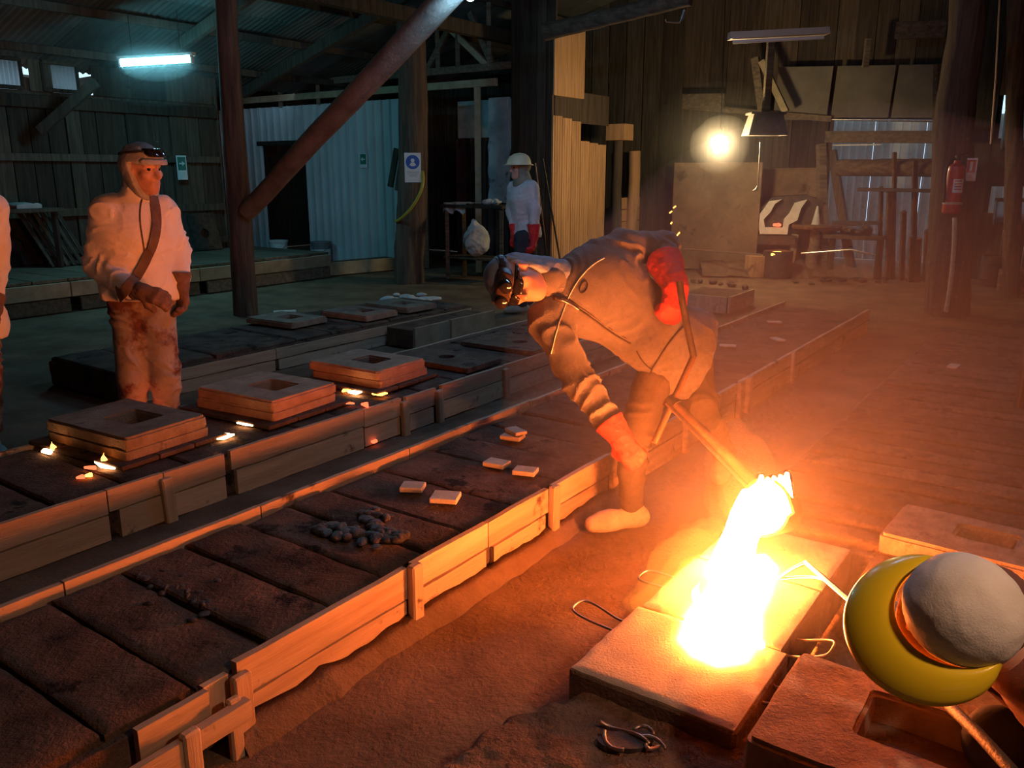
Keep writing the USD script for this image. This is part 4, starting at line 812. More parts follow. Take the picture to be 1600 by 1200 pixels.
def hand(f, W0, R, side, curl=(.5, .5, .5, .5), g=.004, thumb=.4, spread=.06):
    """a hand: R columns: across (to the thumb side for side=+1), along the fingers, back of the hand"""
    L = lambda x, y, z: np.asarray(W0) + R @ np.array([x * side, y, z])
    f.cone(L(0, -.03, 0), L(0, .03, 0), .028 + g, .030 + g, .02, (R[:, 2], .72))
    for q, x in enumerate((.030, .010, -.010, -.029)):
        f.cone(L(x * .5, .02, 0), L(x, .085, .002), .017 + g, .0125 + g, .012)
        a = curl[q]; ang = 0.0; p = np.array([x, .088, .002]); sp = spread * (1.2 - q * .8)
        for ln, r0, r1 in zip(np.array((.042, .027, .021)) * (.95, 1.05, 1.0, .82)[q], (.0105, .0095, .0085), (.0095, .0088, .0075)):
            ang += a; d = np.array([math.sin(sp) * math.cos(ang), math.cos(ang), -math.sin(ang)]); e = p + d * ln
            f.cone(L(*p), L(*e), r0 + g, r1 + g, .004); p = e
    p = np.array([.026, .022, -.006]); d1 = np.array([.62, .62, -.45 - thumb * .5]); d1 /= np.linalg.norm(d1); e = p + d1 * .048; f.cone(L(*p), L(*e), .0145 + g, .0115 + g, .012)
    d2 = np.array([.10, .80, -.55 - thumb]); d2 /= np.linalg.norm(d2); f.cone(L(*e), L(*(e + d2 * .034)), .011 + g, .009 + g, .006)
    return f
def glove_mesh(W0, R, side, cuff_from, curl, g=.0045, thumb=.4, cuff_r=.05, spread=.06, h=.0042):
    W0 = np.asarray(W0, float); f = Field(np.minimum(W0 - .2, np.asarray(cuff_from) - .07), np.maximum(W0 + .2, np.asarray(cuff_from) + .07), h)
    hand(f, W0, R, side, curl, g, thumb, spread); f.cone(cuff_from, W0, cuff_r, .036 + g, .02); n = np.asarray(cuff_from, float) - W0; f.cut(np.asarray(cuff_from) , n)
    m = f.mesh(); nn = normals(m); v = m[0] + nn * (.004 * (meshkit.fbm(m[0] * 45, 3, 5) - .5) * 2)[:, None]; return v, m[1]
def bounds(ps, m):
    p = np.array([np.asarray(q, float) for q in ps]); return p.min(0) - m, p.max(0) + m
def boot_mesh(ank, toe, r=.045, h=.007):
    ank, toe = np.asarray(ank, float), np.asarray(toe, float); d = toe - ank; d[2] = 0; d /= np.linalg.norm(d); base = np.array([ank[0], ank[1], 0.0])
    f = Field(*bounds([ank + [0, 0, .12], base - d * .1, base + d * .24], .07), h); 
    f.cone(ank + [0, 0, .05], base - d * .02 + [0, 0, .05], .044, .046, .03); f.cone(base - d * .05 + [0, 0, .04], base + d * .14 + [0, 0, .038], .042, .046, .03); f.cone(base + d * .10 + [0, 0, .042], base + d * .185 + [0, 0, .034], .05, .038, .02)
    f.cut([0, 0, .0], [0, 0, -1]); return f.mesh()
class Person: pass
def person(label, J, hd, clothes, h=.008, build=1.0, group=None):
    """J: joints by name; hd = (centre, R) of the head. Returns the thing; body, jacket, trousers and boots are its parts"""
    base = (J['ankL'] + J['ankR']) / 2; t = T('person', label, 'person', (base[0], base[1], 0.0)); b = build
    C, R = hd; side = J['shL'] - J['shR']; side = side / np.linalg.norm(side); spine = J['neck'] - J['pel']; spine /= np.linalg.norm(spine); fwd = np.cross(side, spine) * -1; fwd /= np.linalg.norm(fwd)
    pts = list(J.values()) + [C + R @ np.array([0, 0, .14]), C - .12, C + .12]
    f = Field(*bounds(pts, .13), h); tor = (fwd, .72)
    f.cone(J['pel'] - side * .05, J['pel'] + side * .05, .115 * b, .115 * b, .05, tor); f.cone(J['pel'], J['che'], .12 * b, .135 * b, .06, tor); f.cone(J['che'] - side * .06, J['che'] + side * .06, .12 * b, .12 * b, .05, tor)
    f.cone(J['che'], J['neck'], .11 * b, .06, .05); f.cone(J['neck'] - spine * .04, C + R @ np.array([0, -.02, -.05]), .058, .054, .03); f.cone(J['shR'], J['shL'], .058, .058, .05)
    for s in 'LR':
        f.cone(J['sh' + s], J['el' + s], .05 * b, .04 * b, .03); f.cone(J['el' + s], J['wr' + s], .04 * b, .028, .02); d = J['wr' + s] - J['el' + s]; d /= np.linalg.norm(d); f.cone(J['wr' + s], J['wr' + s] + d * .03, .025, .023, .02)
        f.cone(J['hip' + s], J['kn' + s], .082 * b, .055 * b, .04); f.cone(J['kn' + s], J['ank' + s], .055 * b, .038, .03)
    head_field(f, C, R); face(f, C, R); t.body = t.part('body', f.mesh(), 'skin', smooth=True); eyes(t, C, R)
    t.side, t.fwd, t.spine, t.C, t.R, t.J = side, fwd, spine, C, R, J
    return t
def jacket(t, mt, r=1.0, hem=.06, arm=1.0, amp=.008, h=.009, name='jacket', torso=1.0, long=.0, seed=0, wr_cut=.0):
    J, side, fwd, sp = t.J, t.side, t.fwd, t.spine; tor = (fwd, .80); f = Field(*bounds([J[k] for k in ('pel', 'che', 'neck', 'shL', 'shR', 'elL', 'elR', 'wrL', 'wrR')], .26), h)
    low = J['pel'] - sp * (hem + long); 
    f.cone(low - side * .06, low + side * .06, .152 * torso, .152 * torso, .05, tor); f.cone(J['pel'], J['che'], .165 * torso, .175 * torso, .07, tor); f.cone(low, J['pel'], .165 * torso, .165 * torso, .05, tor); f.cone(J['che'] - side * .06, J['che'] + side * .06, .155 * torso, .155 * torso, .06, tor)
    f.cone(J['che'], J['neck'] + sp * .01, .13 * torso, .078, .05); f.cone(J['shR'] - side * .005, J['shL'] + side * .005, .076 * r, .076 * r, .06)
    for s in 'LR':
        f.cone(J['sh' + s], J['el' + s], .084 * r * arm, .070 * r * arm, .035); f.cone(J['el' + s], J['wr' + s], .070 * r * arm, .052 * r * arm, .025)
    f.cut(low - sp * .05, -sp)
    m = f.mesh(); bn = [(J['pel'], J['che'], .45), (J['che'], J['neck'], .3)] + [(J[a + s], J[b + s], .75) for s in 'LR' for a, b in (('sh', 'el'), ('el', 'wr'))]
    m = folds(m, bn, amp, 24, seed); t.jacket = m; t.jpath = t.part(name, m, mt, smooth=True); return t.jpath
def trousers(t, mt, r=1.0, amp=.007, h=.010, seed=3, cuff=.06, flare=1.0):
    J, side, fwd = t.J, t.side, t.fwd; f = Field(*bounds([J[k] for k in ('pel', 'hipL', 'hipR', 'knL', 'knR', 'ankL', 'ankR')], .2), h)
    f.cone(J['pel'] - side * .055, J['pel'] + side * .055, .128 * r, .128 * r, .05, (fwd, .85))
    for s in 'LR':
        f.cone(J['hip' + s], J['kn' + s], .104 * r, .082 * r, .05); d = J['ank' + s] - J['kn' + s]; d /= np.linalg.norm(d); f.cone(J['kn' + s], J['ank' + s] + np.array([0, 0, cuff * .3]), .080 * r, .070 * r * flare, .03)
    f.cut([0, 0, cuff], [0, 0, -1])
    m = folds(f.mesh(), [(J[a + s], J[b + s], 1.2) for s in 'LR' for a, b in (('hip', 'kn'), ('kn', 'ank'))], amp, 16, seed); return t.part('trousers', m, mt, smooth=True)
def head_gear(t, C, R, lay):
    """lay: list of (name, material, grow, fn(x,y,z) <= 0 keeps, label): shells over the head"""
    fd = Field(C - .22, C + .22, .0055); head_field(fd, C, R); p = (fd.grid((slice(None),) * 3) - C) @ R; x, y, z = p[..., 0], p[..., 1], p[..., 2]; S0 = fd.S.copy()
    out = {}
    for name, mt, grow, fn, lab, nz in lay:
        s = np.maximum(S0 - grow, fn(x, y, z).astype(np.float32)); m = nets(s, fd.lo, fd.h)
        if nz: m = (m[0] + normals(m) * ((meshkit.fbm(m[0] * 22, 3, 7) - .5) * 2 * nz)[:, None], m[1])
        out[name] = t.part(name, m, mt, lab, smooth=True)
    return out
mn, mx = np.minimum, np.maximum
def smooth_box(x, y, z, c, r, rd=.008):
    q = [np.abs(a - b) - e + rd for a, b, e in zip((x, y, z), c, r)]; return np.sqrt(sum(mx(a, 0) ** 2 for a in q)) + mn(mx(mx(q[0], q[1]), q[2]), 0) - rd
V3 = lambda *a: np.array(a, float)

# ---- the bending man with the ladle
J = dict(pel=D(1058, 545, 3.72), che=D(934, 453, 3.60), neck=D(862, 446, 3.53), shR=D(856, 498, 3.44), shL=D(975, 388, 3.72), elR=D(908, 600, 3.30), wrR=D(958, 668, 3.20), elL=D(1038, 384, 3.88), wrL=D(1046, 430, 3.62),
         hipR=D(1030, 572, 3.66), hipL=D(1082, 562, 3.80), knR=D(988, 690, 3.52), knL=D(1096, 632, 3.66), ankR=G(985, 818, .10), ankL=G(1052, 742, .10))
J['ankR'] = V3(*(G(985, 822, 0)[:2]), .09); J['ankL'] = V3(*(G(1128, 738, 0)[:2]), .09)
C = D(806, 440, 3.40); R = R3((.28, -.86, -.42), (-.93, -.20, .18))
p1 = person('bending man in grey brown jacket and red gloves, pouring from the shanked ladle', J, (C, R), None, .007)
jacket(p1, 'jacket', 1.0, .05, 1.0, .011, .0085, torso=1.12, seed=2); trousers(p1, 'trouser', .92, .008, flare=.85)
sp, sd, fw_ = p1.spine, p1.side, p1.fwd
Jt = trimesh.Trimesh(*p1.jacket, process=False)
from scipy.spatial import cKDTree
_kd = cKDTree(p1.jacket[0]); _nn = normals(p1.jacket)
def on_cloth(px, off=.003, n=30, cam_y=3.4):
    """a line drawn over the jacket's front along the given sight lines"""
    s = bez(np.array([[x, y, 0] for x, y in px]), n)[:, :2]; out = []
    org = np.array([_c] * n); dr = np.array([ray(x, y) for x, y in s]); loc, ri, ti = Jt.ray.intersects_location(org, dr, multiple_hits=True); 
    for k in range(n):
        q = loc[ri == k]
        if len(q): out.append(q[np.argmin(np.linalg.norm(q - _c, axis=1))])
    out = np.array(out); nr = np.array([_nn[_kd.query(o)[1]] for o in out]); return out + nr * off
def ribbon(pts, w, mt, name, lab=None, th=.0022): p1.part(name, tube(pts, w / 2, 7), mt, lab, parent=p1.jpath, smooth=True)
ribbon(on_cloth([(944, 404), (912, 428), (890, 462), (872, 510), (862, 552)]), .005, 'piping', 'yoke_piping', 'pale curved piping across the chest')
zp = on_cloth([(864, 468), (905, 484), (940, 508), (985, 536)]); ribbon(zp, .008, 'zip', 'zip'); ribbon(zp + [0, 0, .013], .005, 'zip', 'zip_edge')
ribbon(on_cloth([(868, 467), (885, 474), (904, 483)], .007, 12), .013, 'steel', 'zip_flash', 'bright metal strip on the zip')
ribbon(on_cloth([(1070, 508), (1045, 535), (1022, 572), (1008, 596)]), .008, 'zip', 'pocket_seam'); ribbon(on_cloth([(995, 548), (1006, 566), (1020, 578)], .003, 14), .006, 'zip', 'drawstring')
th_ = np.linspace(0, 2 * math.pi, 22); ribbon(on_cloth([(912 + 5.5 * math.cos(a) + 2.5 * math.sin(a), 449 - 9 * math.sin(a)) for a in th_], .003, 30), .004, 'goggle', 'chest_emblem', 'small oval emblem on the chest')
# collar and neck cloth
f = Field(*bounds([J['neck'], C], .2), .006); f.cone(J['neck'] - sp * .03, C + R @ V3(0, -.05, -.06), .10, .082, .03, (sd, .95)); f.cone(J['neck'] + sd * .05 - fw_ * .03, C + R @ V3(-.02, -.085, .0), .075, .06, .03)
g_ = (f.grid((slice(None),) * 3) - C) @ R; f.S = mx(f.S, -(smooth_box(g_[..., 0], g_[..., 1], g_[..., 2], (0, .10, -.04), (.13, .115, .16), .03)).astype(np.float32))
m = f.mesh(); p1.part('neck_cloth', (m[0] + normals(m) * ((meshkit.fbm(m[0] * 20, 3, 3) - .5) * .016)[:, None], m[1]), 'capblue', 'blue grey cloth over neck and nape', smooth=True)
f = Field(*bounds([J['neck'], C], .22), .007); ct = C + R @ V3(0, -.045, -.125); f.cone(J['neck'] - sp * .05, J['neck'] + (ct - J['neck']) * .75, .105, .082, .03); f.cone(ct + (J['neck'] - ct) * .12, ct - (J['neck'] - ct) * 1.0, .066, .07, .0) if 0 else None; m = f.mesh(); p1.part('collar', (m[0] + normals(m) * ((meshkit.fbm(m[0] * 20, 3, 8) - .5) * .012)[:, None], m[1]), 'jacket', smooth=True)
hg = head_gear(p1, C, R, [('cap', 'capblue', .012, lambda x, y, z: mx(-(z - .052 + .25 * y), -(z + .06)), 'blue grey cloth cap', .003), ('cap_flap', 'capblue', .014, lambda x, y, z: mx(y + .03, z - .06), None, .004),
    ('goggle_strap', 'goggle', .018, lambda x, y, z: np.abs(z - .078 + .05 * y) - .014, 'dark strap round the cap', 0),
    ('goggles', 'goggle', .040, lambda x, y, z: mx(smooth_box(x, y, z, (0, .10, .066), (.078, .075, .030), .02), .02 - y), 'dark goggles pushed up on the forehead', 0),
    ('dark_glasses', 'lens', .026, lambda x, y, z: mx(mn(smooth_box(x, y, z, (-.034, .09, .012), (.028, .05, .020), .012), mn(smooth_box(x, y, z, (.034, .09, .012), (.028, .05, .020), .012), smooth_box(x, y, z, (0, .06, .018), (.085, .07, .006), .004))), -y - .0), 'dark glasses over the eyes', 0)])
for s in (-1, 1):
    q = C + R @ V3(s * .036, .138, .066); s_ = lathe([(0, .0), (.024, -.002), (.027, -.01), (.027, -.03)], 20); p1.part('goggle_lens', xf(s_, R3(R[:, 2], R[:, 1]), q), 'lens', parent=hg['goggles'], smooth=True)
# gloves
ax = J['wrR'] - J['elR']; ax /= np.linalg.norm(ax); Rg = R3(V3(.55, -.25, -.80), V3(-.25, -.9, .15)); p1.part('glove', glove_mesh(J['wrR'] + ax * .045, Rg, 1, J['wrR'] - ax * .03, (.55, .65, .7, .8), .010, .3, .066), 'redglove', 'red glove of the lowered hand', smooth=True)
gr = GRIP - J['wrL']; hd_ = D(1066, 486, 3.36) - D(1050, 436, 3.58); Rl = R3(hd_, V3(.25, -.9, .35)); p1.part('glove', glove_mesh(D(1056, 450, 3.50), Rl, -1, D(1038, 408, 3.66), (.75, .8, .85, .9), .016, .8, .082), 'redglove', 'red gauntlet gripping the hand lever', smooth=True)
p1.part('boot', boot_mesh(J['ankR'], J['ankR'] + V3(-.30, -.10, 0)), 'boot', 'pale dusty boot', smooth=True); p1.part('boot', boot_mesh(J['ankL'], J['ankL'] + V3(-.10, -.3, 0)), 'boot', smooth=True)

# ---- the standing man in the pale jacket
Y0 = 4.62
J = dict(pel=D(222, 462, Y0), che=D(212, 368, Y0), neck=D(213, 305, Y0 + .02), shR=D(168, 330, Y0 - .06), shL=D(252, 330, Y0 + .08), elR=D(152, 412, Y0 - .06), wrR=D(206, 452, Y0 - .24), elL=D(276, 388, Y0 + .16), wrL=D(283, 436, Y0 + .06),
         hipR=D(203, 482, Y0), hipL=D(244, 482, Y0 + .05), knR=D(206, 590, Y0 - .04), knL=D(258, 590, Y0), ankR=V3(*(D(212, 680, Y0)[:2]), .09), ankL=V3(*(D(264, 680, Y0 + .05)[:2]), .09))
C = D(224, 268, Y0 - .01); R = R3((.90, -.42, -.05), (.04, -.02, 1))
p2 = person('standing man in a pale leather jacket, brown gloves and grey hood, looking to the right', J, (C, R), None, .0085)
jacket(p2, 'leather', 1.02, -.03, 1.02, .009, .010, torso=1.02, seed=12); trousers(p2, 'stained', 1.02, .007, .011, cuff=.10)
head_gear(p2, C, R, [('hood', 'capgrey', .030, lambda x, y, z: mn(-(z - .050 + .10 * y), mx(y - .030 + .22 * (z + .1) , z - .09)), 'grey cloth hood with neck flap', .006), ('hood_brim', 'capgrey', .044, lambda x, y, z: mx(smooth_box(x, y, z, (0, .09, .052), (.085, .07, .014), .012), -y), None, .003),
    ('goggles', 'lens', .056, lambda x, y, z: smooth_box(x, y, z, (0, .080, .100), (.055, .06, .022), .016), 'shiny dark goggles pushed up on the hood', 0), ('goggle_strap', 'goggle', .036, lambda x, y, z: np.abs(z - .098 - .1 * y) - .007, None, 0)])
f = Field(*bounds([J['neck'], C - [0, 0, .1]], .17), .007); f.cone(J['neck'] + [0, .03, -.03], C + R @ V3(0, -.055, -.03), .085, .075, .03); f.cone(J['neck'] + [0, .03, 0], J['neck'] + V3(-.06, .05, -.02), .07, .05, .03); g_ = (f.grid((slice(None),) * 3) - C) @ R; f.S = mx(f.S, -(smooth_box(g_[..., 0], g_[..., 1], g_[..., 2], (0, .10, -.02), (.1, .10, .2), .03)).astype(np.float32)); p2.part('neck_flap', f.mesh(), 'capgrey', smooth=True)
f = Field(*bounds([J['neck']], .2), .007); f.cone(J['neck'] - V3(.045, .0, .02), J['neck'] + V3(.045, 0, -.03), .075, .07, .03, ((0, 0, 1), .5)); p2.part('collar', f.mesh(), 'leather', smooth=True)
Rg = R3(V3(.85, -.15, -.22), V3(0, -.75, .6)); p2.part('glove', glove_mesh(D(222, 456, Y0 - .27), Rg, 1, D(196, 450, Y0 - .2), (.55, .6, .65, .7), .008, .5, .06, h=.005), 'brownglove', smooth=True)
Rg = R3(V3(.02, -.1, -1), V3(.5, .6, 0)); p2.part('glove', glove_mesh(D(283, 448, Y0 + .05), Rg, -1, D(282, 425, Y0 + .06), (.4, .45, .5, .55), .008, .4, .058, h=.005), 'brownglove', smooth=True)
p2.part('boot', boot_mesh(J['ankR'], J['ankR'] + V3(.1, -.3, 0)), 'boot', smooth=True); p2.part('boot', boot_mesh(J['ankL'], J['ankL'] + V3(.2, -.25, 0)), 'boot', smooth=True)
Jt = trimesh.Trimesh(*p2.jacket, process=False); _kd = cKDTree(p2.jacket[0]); _nn = normals(p2.jacket)
pts = on_cloth([(237, 304), (243, 330), (242, 365), (228, 405), (208, 440), (186, 466)], .006, 26)
def band(pts, w, th=.006):
    n = len(pts); t_ = np.gradient(pts, axis=0); t_ /= np.linalg.norm(t_, axis=1, keepdims=True); nr = np.array([_nn[_kd.query(p)[1]] for p in pts]); s_ = np.cross(t_, nr); s_ /= np.linalg.norm(s_, axis=1, keepdims=True)
    a, b = pts - s_ * w / 2, pts + s_ * w / 2; v = np.vstack([a, b, b + nr * th, a + nr * th]); q = np.arange(n - 1); F = [np.stack([q + k * n, q + 1 + k * n, q + 1 + (k + 1) % 4 * n, q + (k + 1) % 4 * n], 1) for k in range(4)]; return v, np.vstack(F)
p2.part('shoulder_strap', band(pts, .05), 'strap', 'broad brown strap across the chest', smooth=40)
p2.part('placket', tube(on_cloth([(222, 312), (219, 345), (223, 375), (226, 400)], .002, 16), .004, 6), 'strap', 'dark front opening', parent=p2.jpath, smooth=True)

# ---- the far man in the hard hat
Y0 = 9.55
J = dict(pel=D(822, 362, Y0), che=D(818, 312, Y0), neck=D(817, 280, Y0), shR=D(806, 292, Y0 - .15), shL=D(826, 292, Y0 + .12), elR=D(806, 325, Y0 - .22), wrR=D(812, 352, Y0 - .28), elL=D(832, 326, Y0 + .05), wrL=D(834, 352, Y0 - .10), hipR=D(818, 372, Y0 - .1), hipL=D(826, 372, Y0 + .1), knR=D(816, 425, Y0 - .1), knL=D(826, 425, Y0 + .1))
J['ankR'] = V3(J['knR'][0], Y0 - .1, .09); J['ankL'] = V3(J['knL'][0], Y0 + .1, .09)
# seen from behind and the side: shoulders across the line of sight a little
J['shR'], J['shL'] = D(804, 294, Y0 + .10), D(830, 294, Y0 - .12); J['elR'], J['elL'] = D(800, 330, Y0 + .10), D(835, 328, Y0 - .16); J['wrR'], J['wrL'] = D(804, 356, Y0 + .0), D(834, 356, Y0 - .20)
C = D(812, 264, Y0); R = R3((-.93, -.3, -.12), (0, 0, 1))
p3 = person('man in pale grey coat and cream hard hat in the background, facing left', J, (C, R), None, .012)
jacket(p3, 'coat', 1.0, .02, 1.0, .008, .013, 'coat', torso=1.0, seed=22); trousers(p3, 'navy', 1.0, .006, .014)
head_gear(p3, C, R, [('hood', 'olive', .02, lambda x, y, z: mx(y - .035, z - .09), 'olive cloth hood under the hat', .004)])
f = Field(*bounds([J['neck'], C], .2), .009); f.cone(J['neck'] - [0, 0, .05], C + R @ V3(0, -.02, -.05), .115, .09, .03); g_ = (f.grid((slice(None),) * 3) - C) @ R; f.S = mx(f.S, -(smooth_box(g_[..., 0], g_[..., 1], g_[..., 2], (0, .12, .0), (.1, .09, .11), .03)).astype(np.float32)); p3.part('hood_cape', f.mesh(), 'olive', smooth=True)
hat = [(.128, .045), (.150, .04), (.150, .046), (.126, .056), (.118, .09), (.098, .13), (.06, .155), (0, .163)]; v, f_ = lathe(hat, 30); v[:, 1] *= 1.12; v[:, 1] += .01; hh = p3.part('hard_hat', xf((v, f_[:, ::-1]), R, C), 'paleyellow', 'cream hard hat', smooth=50)
p3.part('hat_ridge', xf(tube(bez([(0, .13, .07), (0, .09, .14), (0, 0, .165), (0, -.09, .14), (0, -.125, .07)], 14), .008, 8), R, C), 'paleyellow', parent=hh, smooth=True)
Rg = R3(V3(0, -.2, -1), V3(1, -.2, 0)); p3.part('glove', glove_mesh(D(834, 372, Y0 - .20), Rg, -1, D(834, 350, Y0 - .20), (.4, .5, .5, .6), .014, .4, .075, h=.008), 'redglove', smooth=True)
Rg = R3(V3(-.4, -.3, -1), V3(-.5, -.8, 0)); p3.part('glove', glove_mesh(D(805, 366, Y0 - .02), Rg, 1, D(804, 350, Y0), (.4, .5, .5, .6), .012, .4, .07, h=.008), 'redglove', smooth=True)
for s in 'LR': p3.part('boot', boot_mesh(J['ank' + s], J['ank' + s] + V3(-.3, -.1, 0), h=.011), 'boot', smooth=True)

# ---- the crouching man with the yellow visor at the right edge
HC = _c + (_f + _r * (1500 - 800) / FPX - _u * (964 - 600) / FPX) * 1.62
J = dict(pel=HC + V3(.62, .02, -.38), che=HC + V3(.38, .03, -.20), neck=HC + V3(.16, .02, -.12), shR=HC + V3(.24, .21, -.19), shL=HC + V3(.22, -.18, -.22), elR=HC + V3(.20, .40, -.30), elL=HC + V3(.40, .10, -.40), wrR=e2 + V3(.17, -.08, -.03), wrL=HC + V3(.26, .30, -.30),
         hipR=HC + V3(.60, .12, -.42), hipL=HC + V3(.60, -.10, -.42), knR=HC + V3(.26, .20, -.44), knL=HC + V3(.32, -.22, -.46))
J['ankR'] = V3(HC[0] + .52, HC[1] + .22, .09); J['ankL'] = V3(HC[0] + .55, HC[1] - .16, .09)
C = HC; R = R3((-.92, .12, -.38), (-.30, -.58, .76))
p4 = person('crouching man at the right edge with pale cap and yellow visor', J, (C, R), None, .009)
jacket(p4, 'darkcloth', .95, .03, .92, .008, .011, torso=.98, seed=32); trousers(p4, 'navy', 1.0, .006, .012)
head_gear(p4, C, R, [('cap_band', 'darkcloth', .024, lambda x, y, z: np.abs(z - .008 + .12 * y) - .016, 'dark band of the cap', 0)])
f = Field(C - .2, C + .2, .0055); f.ell(C + R @ V3(0, -.004, .03), (.110, .106, .100), R, .02); g_ = (f.grid((slice(None),) * 3) - C) @ R; f.S = mx(f.S, -(g_[..., 2] - .015).astype(np.float32)); m = f.mesh(); p4.part('cap', (m[0] + normals(m) * ((meshkit.fbm(m[0] * 16, 3, 7) - .5) * .010)[:, None], m[1]), 'capwhite', 'pale cloth cap', smooth=True)
n = 60; an = np.linspace(-1.8, 1.8, n); pr = []
for a in an:
    w = max(0.02, math.cos(a / 1.8 * math.pi / 2)) ** .85; ri = np.array([.088 * math.sin(a) * 1.18, .112 * math.cos(a) + .004]) ; d = np.array([math.sin(a), math.cos(a)])
    pr.append([[*(ri + d * .004), .030], [*(ri + d * (.004 + .045 * w)), .034 - .004 * w], [*(ri + d * (.006 + .086 * w)), .018 - .02 * w], [*(ri + d * (.006 + .094 * w)), .008 - .03 * w], [*(ri + d * (.004 + .092 * w)), .004 - .03 * w], [*(ri + d * (.004 + .080 * w)), .012 - .02 * w], [*(ri + d * (.002 + .043 * w)), .028 - .004 * w], [*(ri + d * .002), .024]])
pr = np.array(pr); m_ = pr.shape[1]; i, j = np.meshgrid(np.arange(n - 1), np.arange(m_), indexing='ij'); F = np.stack([i * m_ + j, (i + 1) * m_ + j, (i + 1) * m_ + (j + 1) % m_, i * m_ + (j + 1) % m_], -1).reshape(-1, 4)
p4.part('visor', xf((pr.reshape(-1, 3), F[:, ::-1]), R, C), 'yellow', 'yellow plastic brow visor', smooth=50)
gd = J['wrL'] - J['elL']; Rg = R3(V3(-.9, .2, -.3), V3(0, -.4, .9)); p4.part('glove', glove_mesh(J['wrL'] + V3(-.04, .04, -.01), Rg, -1, J['wrL'] + V3(.03, -.04, .0), (.6, .7, .75, .8), .006, .6, .055, h=.005), 'boot', 'pale work glove', smooth=True)
Rg = R3(e2 - J['wrR'], V3(0, -.3, .9)); p4.part('glove', glove_mesh(J['wrR'], Rg, 1, J['wrR'] + V3(.08, .0, .02), (.6, .7, .75, .8), .006, .6, .055, h=.005), 'boot', smooth=True)
for s in 'LR': p4.part('boot', boot_mesh(J['ank' + s], J['ank' + s] + V3(-.3, .0, 0)), 'boot', smooth=True)
rd.part('shaft', tube([e2, J['wrR'] + V3(-.01, 0, -.02), J['wrR'] + V3(.2, -.12, .05)], .007, 10), 'wire', smooth=True)
single('tool_handle', tube([D(1484, 1104, 1.50), D(1530, 1148, 1.36), D(1600, 1225, 1.20)], .012, 12), 'iron', 'dark metal tool handle below the yellow visor', 'tool', smooth=True)

# ---- the man cut off by the left edge
Y0 = 4.45
J = dict(pel=D(-52, 500, Y0), che=D(-54, 380, Y0), neck=D(-54, 300, Y0), shR=D(-100, 325, Y0 - .05), shL=D(-14, 325, Y0 + .05), elR=D(-112, 415, Y0), elL=D(-8, 415, Y0 + .05), wrR=D(-100, 490, Y0 - .1), wrL=D(-10, 470, Y0 - .06), hipR=D(-76, 510, Y0), hipL=D(-34, 510, Y0), knR=D(-80, 605, Y0), knL=D(-22, 600, Y0))
J['ankR'] = V3(*(D(-80, 690, Y0)[:2]), .09); J['ankL'] = V3(*(D(-14, 690, Y0)[:2]), .09); C = D(-52, 258, Y0)
p5 = person('person in pale work clothes cut off by the left edge of the picture', J, (C, R3((.6, -.8, 0), (0, 0, 1))), None, .012)
jacket(p5, 'leather', 1, .03, .95, .008, .013, torso=.95, seed=42); trousers(p5, 'stained', .98, .007, .013, cuff=.14)
for s, sg in (('L', -1), ('R', 1)):
    d = J['wr' + s] - J['el' + s]; d /= np.linalg.norm(d); p5.part('glove', glove_mesh(J['wr' + s] + d * .035, R3(d, V3(-sg * .9, -.4, .1)), sg, J['wr' + s] - d * .03, (.35, .4, .45, .5), .008, .4, .058, h=.006), 'brownglove', smooth=True)
for s in 'LR': p5.part('boot', boot_mesh(J['ank' + s], J['ank' + s] + V3(.2, -.2, 0), h=.01), 'bluecloth', smooth=True)
head_gear(p5, C, R3((.6, -.8, 0), (0, 0, 1)), [('hood', 'capgrey', .018, lambda x, y, z: mn(-(z - .045), mx(y - .012, z - .07)), None, .003)])
# ------------------------------------------------------------------ things along the walls
# platform along the left wall
pf = T('timber_platform', 'low timber fronted platform of boards along the left wall', 'platform', W(6, -10.6, 0))
for k in range(14):
    a = 3.3 + k * .40; pf.part('plank', box(W(a + .2, -10.6, .36), (1.9, .385, .035), RZ + rng.normal(0, .004)), 'beamx')
for k, (a, b) in enumerate(((3.3, 4.9), (4.9, 6.6), (6.6, 8.9))):
    pf.part('front_board', beam(W(a, -9.62, .255), W(b - .01, -9.62, .255), .04, .17), 'lightbeam'); pf.part('front_board', beam(W(a + .1, -9.63, .08), W(b - .02, -9.63, .08), .04, .155), 'beamx')
p2_ = T('timber_curb', 'low pale timber curb in front of the doorway and buckets', 'curb', W(9.3, -10.2, 0))
p2_.part('board', beam(W(8.95, -9.75, .10), W(10.3, -9.45, .10), .05, .2), 'lightbeam'); p2_.part('board', beam(W(8.95, -9.95, .16), W(10.3, -9.7, .16), .3, .05), 'beamx')
def on_wall(px, py, v=VL + .12):
    d = ray(px, py); k = v / (d[0] * math.cos(AZ) - d[1] * math.sin(AZ)); return _c + d * k
def holed_plate(px, py, sx, sz, tilt, lab, v=-11.35):
    c = on_wall(px, py, v); t = T('holed_plate', lab, 'plate', (c[0], c[1], .38)); m = prism(sbox(-sx / 2, 0, sx / 2, sz).difference(Point(0, sz * .45).buffer(.075)), -.02, .02)
    x, y, z = m[0].T; zz = y * math.cos(tilt) - z * math.sin(tilt); yy = y * math.sin(tilt) + z * math.cos(tilt)
    base = np.array([c[0], c[1], .385]); w = base + np.outer(x, W(1, 0, 0)) + np.outer(yy, W(0, -1, 0)) + np.outer(zz, [0, 0, 1]); t.part('body', (w, m[1][:, ::-1]), 'iron', smooth=False)
holed_plate(40, 440, .62, .62, .35, 'dark leaning plate with a round hole below the table at the left'); holed_plate(8, 440, .5, .6, .35, 'dark leaning plate at the left edge of the picture')
